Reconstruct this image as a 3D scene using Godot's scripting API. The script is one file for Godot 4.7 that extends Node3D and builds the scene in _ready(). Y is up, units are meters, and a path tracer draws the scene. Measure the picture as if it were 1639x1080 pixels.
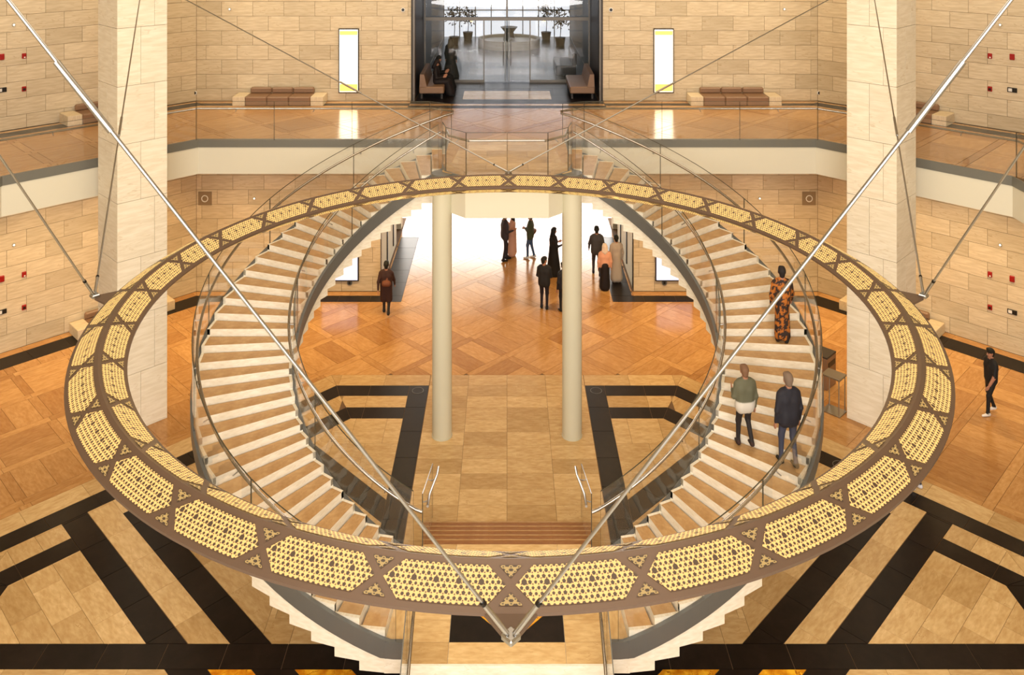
extends Node3D
# A museum atrium seen from a high bridge: plan coordinates are (X to the right, Z away from the camera), y up.

const CAM_H := 13.0
const FOCAL := 1405.0
const HOR := -138.0
const PCX := 811.5
const H2 := 6.565          # upper floor level
const WZ := 30.24          # facing wall
const WX := 10.7           # corner of the facing wall with the 45 degree walls
const CX := 1.66           # centre of the stair arcs
const CZ := 19.6
const RI := 3.055
const RO := 5.02
const A0 := 4.2
const DA := 5.02
const RISE := 0.1563
const HL := 0.938          # stair landing level
const RING_Z := 12.5
const RING_H := 7.535

var M := {}
var used := {}
var rng := RandomNumberGenerator.new()
var dark_polys: Array = []

func V(x: float, y: float, z: float) -> Vector3:
	return Vector3(x, y, -z)

# ---------------------------------------------------------------- naming
func numbered(called: String) -> String:
	if not used.has(called):
		used[called] = 0
		return called
	used[called] += 1
	return "%s_%03d" % [called, used[called]]

func thing(called: String, label: String, category: String, at := Vector3.ZERO, turn := 0.0, group := "") -> Node3D:
	var o := Node3D.new()
	o.name = numbered(called)
	add_child(o)
	o.position = at
	o.rotation.y = turn
	o.set_meta("label", label)
	o.set_meta("category", category)
	if group:
		o.set_meta("group", group)
	return o

func structure(called: String, label := "") -> Node3D:
	var o := Node3D.new()
	o.name = numbered(called)
	add_child(o)
	o.set_meta("kind", "structure")
	if label:
		o.set_meta("label", label)
	return o

func part(called: String, mesh: Mesh, mat: Material, parent: Node3D, at := Vector3.ZERO, turn := 0.0) -> MeshInstance3D:
	var o := MeshInstance3D.new()
	o.name = called
	o.mesh = mesh
	if mat:
		o.material_override = mat
	parent.add_child(o, true)
	o.position = at
	o.rotation.y = turn
	return o

# ---------------------------------------------------------------- mesh helpers
func begin(smooth := false) -> SurfaceTool:
	var st := SurfaceTool.new()
	st.begin(Mesh.PRIMITIVE_TRIANGLES)
	st.set_smooth_group(0 if smooth else -1)
	return st

func quad(st: SurfaceTool, a: Vector3, b: Vector3, c: Vector3, d: Vector3, ua := Vector2.ZERO, ub := Vector2(1, 0), uc := Vector2(1, 1), ud := Vector2(0, 1)) -> void:
	for p in [[a, ua], [b, ub], [c, uc], [a, ua], [c, uc], [d, ud]]:
		st.set_uv(p[1])
		st.add_vertex(p[0])

func tri(st: SurfaceTool, a: Vector3, b: Vector3, c: Vector3) -> void:
	for p in [a, b, c]:
		st.set_uv(Vector2(p.x, p.z))
		st.add_vertex(p)

func done(st: SurfaceTool) -> ArrayMesh:
	st.generate_normals()
	return st.commit()

# eight corners: bottom 0..3, top 4..7, both counter-clockwise seen from above
func hexa(st: SurfaceTool, p: Array) -> void:
	var l: float = (p[1] - p[0]).length()
	var w: float = (p[3] - p[0]).length()
	var h: float = (p[4] - p[0]).length()
	quad(st, p[4], p[7], p[6], p[5], Vector2(0, 0), Vector2(0, w), Vector2(l, w), Vector2(l, 0))
	quad(st, p[0], p[1], p[2], p[3], Vector2(0, 0), Vector2(l, 0), Vector2(l, w), Vector2(0, w))
	for i in 4:
		var j := (i + 1) % 4
		var e: float = (p[j] - p[i]).length()
		quad(st, p[i], p[i + 4], p[j + 4], p[j], Vector2(0, 0), Vector2(0, h), Vector2(e, h), Vector2(e, 0))

func add_box(st: SurfaceTool, c: Vector3, s: Vector3) -> void:
	var h := s / 2.0
	hexa(st, [c + Vector3(-h.x, -h.y, h.z), c + Vector3(h.x, -h.y, h.z), c + Vector3(h.x, -h.y, -h.z), c + Vector3(-h.x, -h.y, -h.z),
		c + Vector3(-h.x, h.y, h.z), c + Vector3(h.x, h.y, h.z), c + Vector3(h.x, h.y, -h.z), c + Vector3(-h.x, h.y, -h.z)])

func box(s: Vector3) -> ArrayMesh:
	var st := begin()
	add_box(st, Vector3.ZERO, s)
	return done(st)

# box with chamfered edges
func soft_box(s: Vector3, b := 0.02) -> ArrayMesh:
	var st := begin()
	var h := s / 2.0
	var sg := [-1.0, 1.0]
	for ax in 3:
		for d in sg:
			var n := Vector3.ZERO
			n[ax] = d
			var u := (ax + 1) % 3
			var v := (ax + 2) % 3
			var c: Array = []
			for k in [[-1, -1], [1, -1], [1, 1], [-1, 1]]:
				var p := Vector3.ZERO
				p[ax] = d * h[ax]
				p[u] = k[0] * (h[u] - b)
				p[v] = k[1] * (h[v] - b)
				c.append(p)
			if d > 0:
				quad(st, c[0], c[3], c[2], c[1])
			else:
				quad(st, c[0], c[1], c[2], c[3])
	for ax in 3:
		var u := (ax + 1) % 3
		var v := (ax + 2) % 3
		for su in sg:
			for sv in sg:
				var p := [Vector3.ZERO, Vector3.ZERO, Vector3.ZERO, Vector3.ZERO]
				for e in 2:
					var q: Vector3 = p[e * 2]
					q[ax] = (h[ax] - b) * (e * 2 - 1)
					q[u] = su * h[u]
					q[v] = sv * (h[v] - b)
					p[e * 2] = q
					q[u] = su * (h[u] - b)
					q[v] = sv * h[v]
					p[e * 2 + 1] = q
				if su * sv > 0:
					quad(st, p[0], p[2], p[3], p[1])
				else:
					quad(st, p[0], p[1], p[3], p[2])
	for sx: float in sg:
		for sy in sg:
			for sz in sg:
				var a := Vector3(sx * h.x, sy * (h.y - b), sz * (h.z - b))
				var e := Vector3(sx * (h.x - b), sy * h.y, sz * (h.z - b))
				var f := Vector3(sx * (h.x - b), sy * (h.y - b), sz * h.z)
				if sx * sy * sz > 0:
					tri(st, a, f, e)
				else:
					tri(st, a, e, f)
	return done(st)

func add_tube(st: SurfaceTool, path: PackedVector3Array, r: float, n := 8, r2 := -1.0) -> void:
	st.set_smooth_group(0)
	var rings: Array = []
	var m := path.size()
	for i in m:
		var d := (path[mini(i + 1, m - 1)] - path[maxi(i - 1, 0)]).normalized()
		var up := Vector3.UP if absf(d.y) < 0.95 else Vector3.RIGHT
		var x := d.cross(up).normalized()
		var y := x.cross(d).normalized()
		var rr := r if r2 < 0 else lerpf(r, r2, float(i) / (m - 1))
		var ring: Array = []
		for k in n:
			var t := TAU * k / n
			ring.append(path[i] + (x * cos(t) + y * sin(t)) * rr)
		rings.append(ring)
	for i in m - 1:
		for k in n:
			var l := (k + 1) % n
			quad(st, rings[i][k], rings[i][l], rings[i + 1][l], rings[i + 1][k])
	st.set_smooth_group(-1)
	for k in range(1, n - 1):
		tri(st, rings[0][0], rings[0][k + 1], rings[0][k])
		tri(st, rings[m - 1][0], rings[m - 1][k], rings[m - 1][k + 1])

func tube(path: Array, r: float, n := 8) -> ArrayMesh:
	var st := begin(true)
	add_tube(st, PackedVector3Array(path), r, n)
	return done(st)

func lathe(profile: Array, n := 24) -> ArrayMesh:
	var st := begin()
	for i in profile.size() - 1:
		st.set_smooth_group(i + 1)
		var a: Vector2 = profile[i]
		var b: Vector2 = profile[i + 1]
		for k in n:
			var t := TAU * k / n
			var u := TAU * (k + 1) / n
			quad(st, Vector3(a.x * cos(t), a.y, a.x * sin(t)), Vector3(b.x * cos(t), b.y, b.x * sin(t)), Vector3(b.x * cos(u), b.y, b.x * sin(u)), Vector3(a.x * cos(u), a.y, a.x * sin(u)),
				Vector2(float(k) / n * 2.0, a.y), Vector2(float(k) / n * 2.0, b.y), Vector2(float(k + 1) / n * 2.0, b.y), Vector2(float(k + 1) / n * 2.0, a.y))
	return done(st)

# flat polygon of plan points, extruded from y0 to y1
func add_prism(st: SurfaceTool, poly: PackedVector2Array, y0: float, y1: float, dir := Vector2(1, 0), off := Vector2.ZERO) -> void:
	if Geometry2D.is_polygon_clockwise(poly):
		poly = poly.duplicate()
		poly.reverse()
	var idx := Geometry2D.triangulate_polygon(poly)
	var per := Vector2(-dir.y, dir.x)
	for i in range(0, idx.size(), 3):
		for k in [0, 1, 2]:
			var q := poly[idx[i + k]]
			st.set_uv(Vector2(q.dot(dir), q.dot(per)) + off)
			st.add_vertex(V(q.x, y1, q.y))
		for k in [0, 2, 1]:
			var q := poly[idx[i + k]]
			st.set_uv(Vector2(q.dot(dir), q.dot(per)) + off)
			st.add_vertex(V(q.x, y0, q.y))
	var n := poly.size()
	var run := 0.0
	for i in n:
		var a := poly[i]
		var b := poly[(i + 1) % n]
		var l := a.distance_to(b)
		quad(st, V(a.x, y0, a.y), V(b.x, y0, b.y), V(b.x, y1, b.y), V(a.x, y1, a.y), Vector2(run, y0), Vector2(run + l, y0), Vector2(run + l, y1), Vector2(run, y1))
		run += l

func prism(poly: Array, y0: float, y1: float) -> ArrayMesh:
	var st := begin()
	add_prism(st, PackedVector2Array(poly), y0, y1)
	return done(st)

func area(p: PackedVector2Array) -> float:
	var s := 0.0
	for i in p.size():
		s += p[i].cross(p[(i + 1) % p.size()])
	return absf(s) / 2.0

# ---------------------------------------------------------------- textures and materials
func noise_image(size: int, freq: float, seed_: int, octaves := 4) -> Image:
	var n := FastNoiseLite.new()
	n.seed = seed_
	n.noise_type = FastNoiseLite.TYPE_SIMPLEX_SMOOTH
	n.frequency = freq
	n.fractal_octaves = octaves
	return n.get_seamless_image(size, size, false, false, 0.12)

func colour_image(size: int, layers: Array, low: Color, high: Color, vein := Color.BLACK, vein_from := 2.0, vein_img: Image = null) -> ImageTexture:
	var im := Image.create(size, size, false, Image.FORMAT_RGB8)
	for y in size:
		for x in size:
			var v := 0.0
			for l in layers:
				v += l[0].get_pixel(x, y).r * l[1]
			var c := low.lerp(high, clampf(v, 0.0, 1.0))
			if vein_img:
				var w := absf(vein_img.get_pixel(x, y).r - 0.5) * 2.0
				var k := clampf(1.0 - w / vein_from, 0.0, 1.0)
				c = c.lerp(vein, k * k * clampf(v * 1.6 - 0.5, 0.0, 1.0))
			im.set_pixel(x, y, c)
	im.generate_mipmaps()
	return ImageTexture.create_from_image(im)

func mat(color: Color, rough := 0.6, metal := 0.0, tex: Texture2D = null, uv := Vector2.ONE, off := Vector2.ZERO, spec := 0.5) -> StandardMaterial3D:
	var m := StandardMaterial3D.new()
	m.albedo_color = color
	m.roughness = rough
	m.metallic = metal
	m.metallic_specular = spec
	if tex:
		m.albedo_texture = tex
		m.uv1_scale = Vector3(uv.x, uv.y, 1)
		m.uv1_offset = Vector3(off.x, off.y, 0)
	return m

func glass_mat(tint: Color, alpha: float) -> StandardMaterial3D:
	var m := StandardMaterial3D.new()
	m.transparency = BaseMaterial3D.TRANSPARENCY_ALPHA
	m.albedo_color = Color(tint.r, tint.g, tint.b, alpha)
	m.roughness = 0.02
	return m

func glow_mat(c: Color, energy: float, tex: Texture2D = null) -> StandardMaterial3D:
	var m := StandardMaterial3D.new()
	m.albedo_color = Color(0.2, 0.16, 0.12) if tex else c
	m.roughness = 0.5
	m.emission_enabled = true
	m.emission = c
	m.emission_energy_multiplier = energy
	if tex:
		m.emission_operator = BaseMaterial3D.EMISSION_OP_MULTIPLY
		m.emission_texture = tex
	return m

# pierced geometric screen: bright field with dark round, drop and star shaped cells
func lattice_texture(w: int, h: int, rows := 6.06) -> ImageTexture:
	var im := Image.create(w, h, false, Image.FORMAT_RGB8)
	var s := float(h) / rows
	var up := s * 0.866
	var cells: Array = []
	var cols := int(w / s) + 2
	for r in 8:
		cells.append([])
		for k in cols:
			var cx := (k + (0.5 if r % 2 else 0.0)) * s
			var cy := (r + 0.0) * up
			var big := r == 3 and k % 4 == 1
			cells[r].append([cx, cy, s * (0.48 if big else 0.25 + 0.035 * ((k * 7 + r * 3) % 3)), 0 if big else 1 + (k + r) % 2])
			# little stars in the gaps between three cells
			cells[r].append([cx + s * 0.5, cy + up * 0.34, s * 0.115, 3])
	var bright := Color(1.0, 0.81, 0.47)
	var metal := Color(0.20, 0.125, 0.07)
	for y in h:
		var r0 := int(round(y / up))
		for x in w:
			var c := 1.0
			for r in range(maxi(0, r0 - 1), mini(8, r0 + 2)):
				for d in cells[r]:
					var dx: float = x - d[0]
					if absf(dx) > s * 0.6:
						continue
					var dy: float = y - d[1]
					var lim: float = d[2]
					var an := atan2(dy, dx)
					if d[3] == 3:
						lim *= 1.0 + 0.45 * cos(5.0 * an)
					elif d[3] == 2:
						lim *= 1.0 + 0.13 * cos(5.0 * an + 1.0)
					elif d[3] == 1:
						lim *= 1.0 + 0.10 * cos(6.0 * an)
					c = minf(c, clampf((sqrt(dx * dx + dy * dy) - lim) / 1.5 + 0.5, 0.0, 1.0))
			im.set_pixel(x, y, metal.lerp(bright, c))
	im.generate_mipmaps()
	return ImageTexture.create_from_image(im)

func make_materials() -> void:
	var fine := noise_image(384, 0.035, 11, 5)
	var mid := noise_image(384, 0.012, 12, 4)
	var veins := noise_image(384, 0.009, 13, 5)
	var t_wall := colour_image(384, [[fine, 0.75], [mid, 0.35]], Color(0.86, 0.82, 0.75), Color(1.0, 0.985, 0.955), Color(0.76, 0.68, 0.56), 0.05, veins)
	var t_pale := colour_image(384, [[fine, 0.75], [mid, 0.35]], Color(0.90, 0.87, 0.81), Color(1.0, 0.99, 0.97), Color(0.82, 0.76, 0.66), 0.06, veins)
	var t_floor := colour_image(384, [[fine, 0.55], [mid, 0.55]], Color(0.84, 0.76, 0.64), Color(1.0, 0.98, 0.94), Color(0.74, 0.62, 0.46), 0.04, veins)
	var t_black := colour_image(384, [[fine, 0.4], [mid, 0.6]], Color(0.62, 0.62, 0.62), Color(1.0, 1.0, 1.0), Color(2.2, 2.1, 1.9), 0.02, veins)
	var t_onyx := colour_image(384, [[mid, 1.15]], Color(0.74, 0.44, 0.06), Color(1.0, 0.86, 0.36), Color(0.55, 0.26, 0.03), 0.12, veins)
	var t_metal := colour_image(384, [[fine, 1.0]], Color(0.88, 0.88, 0.88), Color(1, 1, 1))
	for i in 6:
		var k: float = [0.0, -0.03, 0.025, -0.055, 0.012, -0.018][i]
		var off := Vector2(0.17 * i, 0.31 * i)
		M["wall%d" % i] = mat(Color(0.87 + k, 0.825 + k, 0.73 + k), 0.55, 0.0, t_wall, Vector2(0.11, 0.9), off)
		M["pale%d" % i] = mat(Color(0.95 + k * 0.3, 0.93 + k * 0.3, 0.87 + k * 0.3), 0.5, 0.0, t_pale, Vector2(0.10, 0.7), off)
		M["tan%d" % i] = mat(Color(0.86 + k * 1.3, 0.76 + k * 1.4, 0.575 + k * 1.4), 0.24, 0.0, t_floor, Vector2(0.30, 0.9), off)
		M["weave%d" % i] = mat(Color(0.795 + k * 1.4, 0.63 + k * 1.5, 0.42 + k * 1.3), 0.17, 0.0, t_floor, Vector2(0.30, 0.9), off)
	for i in 3:
		M["black%d" % i] = mat(Color(0.125 + 0.012 * i, 0.095 + 0.01 * i, 0.08 + 0.008 * i), 0.30, 0.0, t_black, Vector2(0.4, 0.4), Vector2(0.3 * i, 0.2 * i), 0.3)
		M["onyx%d" % i] = mat(Color(0.96, 0.86, 0.55), 0.15, 0.0, t_onyx, Vector2(0.7, 0.7), Vector2(0.4 * i, 0.1 * i))
	M.grout = mat(Color(0.42, 0.32, 0.21), 0.8)
	M.grout_wall = mat(Color(0.47, 0.38, 0.27), 0.9)
	M.grout_light = mat(Color(0.55, 0.47, 0.36), 0.8)
	M.cream = mat(Color(0.84, 0.82, 0.735), 0.6)
	M.pillar = mat(Color(0.79, 0.775, 0.68), 0.5)
	M.white_stone = mat(Color(0.955, 0.945, 0.90), 0.5, 0.0, t_pale, Vector2(0.3, 0.9))
	M.plaster = mat(Color(0.84, 0.77, 0.64), 0.8)
	M.tread = mat(Color(0.76, 0.635, 0.46), 0.4, 0.0, t_floor, Vector2(0.5, 0.9))
	M.tread_brown = mat(Color(0.66, 0.48, 0.31), 0.35, 0.0, t_floor, Vector2(0.4, 1.4))
	M.grey_metal = mat(Color(0.40, 0.405, 0.395), 0.36, 0.35)
	M.band = mat(Color(0.44, 0.44, 0.41), 0.35, 0.2)
	M.steel = mat(Color(0.66, 0.66, 0.65), 0.30, 1.0)
	M.bronze_rail = mat(Color(0.62, 0.60, 0.57), 0.24, 1.0)
	M.door_metal = mat(Color(0.42, 0.40, 0.37), 0.4, 0.6)
	M.dark_metal = mat(Color(0.13, 0.11, 0.09), 0.35, 0.6)
	M.bronze = mat(Color(0.17, 0.135, 0.105), 0.5, 0.0)
	M.glass = glass_mat(Color(0.80, 0.86, 0.80), 0.012)
	M.glass_edge = mat(Color(0.26, 0.25, 0.20), 0.25)
	M.ring_frame = mat(Color(0.36, 0.285, 0.225), 0.42, 0.25)
	M.leather = mat(Color(0.52, 0.40, 0.30), 0.42)
	M.leather_dark = mat(Color(0.10, 0.085, 0.075), 0.4)
	M.red = mat(Color(0.60, 0.04, 0.04), 0.4)
	M.white_plastic = mat(Color(0.88, 0.87, 0.84), 0.4)
	M.black_plastic = mat(Color(0.06, 0.055, 0.05), 0.4)
	M.light_panel = glow_mat(Color(1.0, 0.95, 0.84), 2.2)
	M.amber_glow = glow_mat(Color(1.0, 0.80, 0.42), 1.1)
	M.lamp_dot = glow_mat(Color(1.0, 0.95, 0.85), 3.0)
	M.screen = glow_mat(Color(0.82, 0.86, 1.0), 1.0)
	M.screen_mark = glow_mat(Color(1.0, 1.0, 1.0), 1.6)
	M.skylight = glow_mat(Color(1.0, 0.9, 0.74), 1.5)
	M.lattice = glow_mat(Color(1, 1, 1), 1.0, lattice_texture(576, 160))
	M.lattice_small = glow_mat(Color(1, 1, 1), 0.75, lattice_texture(110, 90, 2.4))
	M.lattice.emission_energy_multiplier = 1.5
	M.leaf = mat(Color(0.12, 0.16, 0.08), 0.6)
	M.person = mat(Color(1, 1, 1), 0.75)
	M.person.vertex_color_use_as_albedo = true

# ---------------------------------------------------------------- setting: camera, sky, lights
func make_view() -> void:
	var cam := Camera3D.new()
	cam.name = "camera"
	cam.projection = Camera3D.PROJECTION_FRUSTUM
	cam.near = 0.1
	cam.far = 200.0
	cam.size = 1080.0 / FOCAL * cam.near
	cam.frustum_offset = Vector2((819.5 - PCX) / FOCAL * cam.near, -(540.0 - HOR) / FOCAL * cam.near)
	add_child(cam)
	cam.position = Vector3(0, CAM_H, 0)
	cam.current = true
	var env := Environment.new()
	env.background_mode = Environment.BG_COLOR
	env.background_color = Color(0.95, 0.97, 1.0)
	env.background_energy_multiplier = 1.3
	env.tonemap_mode = Environment.TONE_MAPPER_LINEAR
	env.tonemap_exposure = 0.80
	env.sdfgi_enabled = true
	env.ssao_enabled = true
	env.ssil_enabled = true
	var we := WorldEnvironment.new()
	we.name = "world"
	we.environment = env
	add_child(we)
	area_light("skylight_glow", Vector3(0, 20.3, -13), Vector3(0, -1, 0), Vector2(12, 12), Color(1.0, 0.97, 0.92), 150.0)
	area_light("added_front_fill", Vector3(0, 11, 7.2), Vector3(0, -0.15, -1), Vector2(16, 12), Color(0.98, 0.985, 1.0), 680.0)  # added daylight fill from an unseen source behind the camera
	area_light("lobby_window_glow", V(0, 2.8, 45.6), Vector3(0, 0, 1), Vector2(18, 5), Color(1.0, 0.97, 0.93), 330.0)

func area_light(called: String, at: Vector3, towards: Vector3, size: Vector2, c: Color, energy: float) -> AreaLight3D:
	var l := AreaLight3D.new()
	l.name = called
	l.area_size = size
	l.area_normalize_energy = true
	l.light_color = c
	l.light_energy = energy
	l.shadow_enabled = true
	l.set("area_range", 80.0)
	l.set("area_attenuation", 2.0)
	add_child(l)
	var up := Vector3.UP if absf(towards.normalized().y) < 0.9 else Vector3.FORWARD
	l.look_at_from_position(at, at + towards, up)
	return l

func spot(called: String, at: Vector3, to: Vector3, angle: float, c: Color, energy: float, size := 0.08, parent: Node3D = self) -> void:
	var l := SpotLight3D.new()
	l.name = called
	l.spot_angle = angle
	l.spot_angle_attenuation = 0.9
	l.spot_range = 40.0
	l.light_color = c
	l.light_energy = energy
	l.light_size = size
	l.shadow_enabled = true
	parent.add_child(l, true)
	var d := (to - at).normalized()
	l.look_at_from_position(at, to, Vector3.UP if absf(d.y) < 0.95 else Vector3.FORWARD)

# ---------------------------------------------------------------- paving
func piece(poly: PackedVector2Array, parent: Node3D, called: String, family: String, variants: int, y: float, dir: Vector2, gap := 0.003, subtract: Array = []) -> void:
	var list: Array = [poly]
	for d in subtract:
		var next: Array = []
		for p in list:
			next.append_array(cut_away(p, d))
		list = next
	for p in list:
		for q in Geometry2D.offset_polygon(p, -gap):
			if area(q) < 0.006:
				continue
			var st := begin()
			add_prism(st, q, y - 0.02, y, dir, Vector2(rng.randf(), rng.randf()) * 7.0)
			part(called, done(st), M["%s%d" % [family, rng.randi() % variants]], parent)

# p without d; where d would leave a hole, p is first split through it
func cut_away(p: PackedVector2Array, d: PackedVector2Array) -> Array:
	var out: Array = []
	var first := Geometry2D.clip_polygons(p, d)
	var hole := false
	for q in first:
		if Geometry2D.is_polygon_clockwise(q):
			hole = true
	if not hole:
		out.append_array(first)
		return out
	var mid := Vector2.ZERO
	for v in d:
		mid += v / d.size()
	for sgn: float in [-1.0, 1.0]:
		var half := PackedVector2Array([Vector2(mid.x, -99), Vector2(mid.x + 99 * sgn, -99), Vector2(mid.x + 99 * sgn, 99), Vector2(mid.x, 99)])
		for q in Geometry2D.intersect_polygons(p, half):
			out.append_array(Geometry2D.clip_polygons(q, d))
	return out

func grid(region: PackedVector2Array, parent: Node3D, called: String, family: String, variants: int, y: float, origin: Vector2, ang: float, len_: float, wid: float, shift: float, subtract: Array = [], gap := 0.003) -> void:
	var d := Vector2.from_angle(ang)
	var n := Vector2(-d.y, d.x)
	var lo := Vector2(1e9, 1e9)
	var hi := -lo
	for p in region:
		var q := Vector2((p - origin).dot(d), (p - origin).dot(n))
		lo = lo.min(q)
		hi = hi.max(q)
	for j in range(int(floor(lo.y / wid)), int(ceil(hi.y / wid))):
		var o := shift * len_ * (j % 2 if j >= 0 else -j % 2)
		for i in range(int(floor((lo.x - o) / len_)) , int(ceil((hi.x - o) / len_)) + 1):
			var a := origin + d * (i * len_ + o) + n * (j * wid)
			var cell := PackedVector2Array([a, a + d * len_, a + d * len_ + n * wid, a + n * wid])
			for q in Geometry2D.intersect_polygons(cell, region):
				piece(q, parent, called, family, variants, y, d, gap, subtract)

func weave(region: PackedVector2Array, parent: Node3D, y: float, subtract: Array, family: String, halves: bool, gap := 0.004) -> void:
	var a := 1.07
	var lo := Vector2(1e9, 1e9)
	var hi := -lo
	for p in region:
		lo = lo.min(p)
		hi = hi.max(p)
	var k := 0.115 * sqrt(2.0)
	for i in range(int(floor(lo.x / a)) - 1, int(ceil(hi.x / a)) + 2):
		for j in range(int(floor((lo.y - 25.82) / a)) - 1, int(ceil((hi.y - 25.82) / a)) + 2):
			var c := Vector2(i * a, 25.82 + j * a)
			if posmod(i + j, 2) == 1:
				var r := a - k
				var N := c + Vector2(0, r)
				var S := c - Vector2(0, r)
				var E := c + Vector2(r, 0)
				var W := c - Vector2(r, 0)
				var parts: Array = []
				if posmod(i + 3 * j, 4) == 1:
					var m1 := (N + E) / 2
					var m2 := (S + W) / 2
					parts = [[[W, N, m1, m2], Vector2(1, 1)], [[m2, m1, E, S], Vector2(1, 1)]]
				else:
					var m1 := (N + W) / 2
					var m2 := (S + E) / 2
					parts = [[[N, E, m2, m1], Vector2(1, -1)], [[m1, m2, S, W], Vector2(1, -1)]]
				if not halves:
					parts = [[[N, E, S, W], Vector2(1, 1)]]
				for p in parts:
					for q in Geometry2D.intersect_polygons(PackedVector2Array(p[0]), region):
						piece(q, parent, "paving_slab", family, 6, y, p[1].normalized(), gap, subtract)
			else:
				for dd in [Vector2(1, 1), Vector2(1, -1)]:
					var dir: Vector2 = dd.normalized()
					var n := Vector2(-dir.y, dir.x) * 0.115
					var e0 := 0.0 if dd.y > 0 else 0.115
					var p0: Vector2 = c + dir * e0
					var p1: Vector2 = c + dd * a - dir * e0
					for q in Geometry2D.intersect_polygons(PackedVector2Array([p0 - n, p1 - n, p1 + n, p0 + n]), region):
						piece(q, parent, "paving_strip", family, 6, y, dir, gap, subtract)

func mir(pts: Array, s: float) -> PackedVector2Array:
	var out := PackedVector2Array()
	for p in pts:
		out.append(Vector2(p[0] * s, p[1]))
	return out

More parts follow.
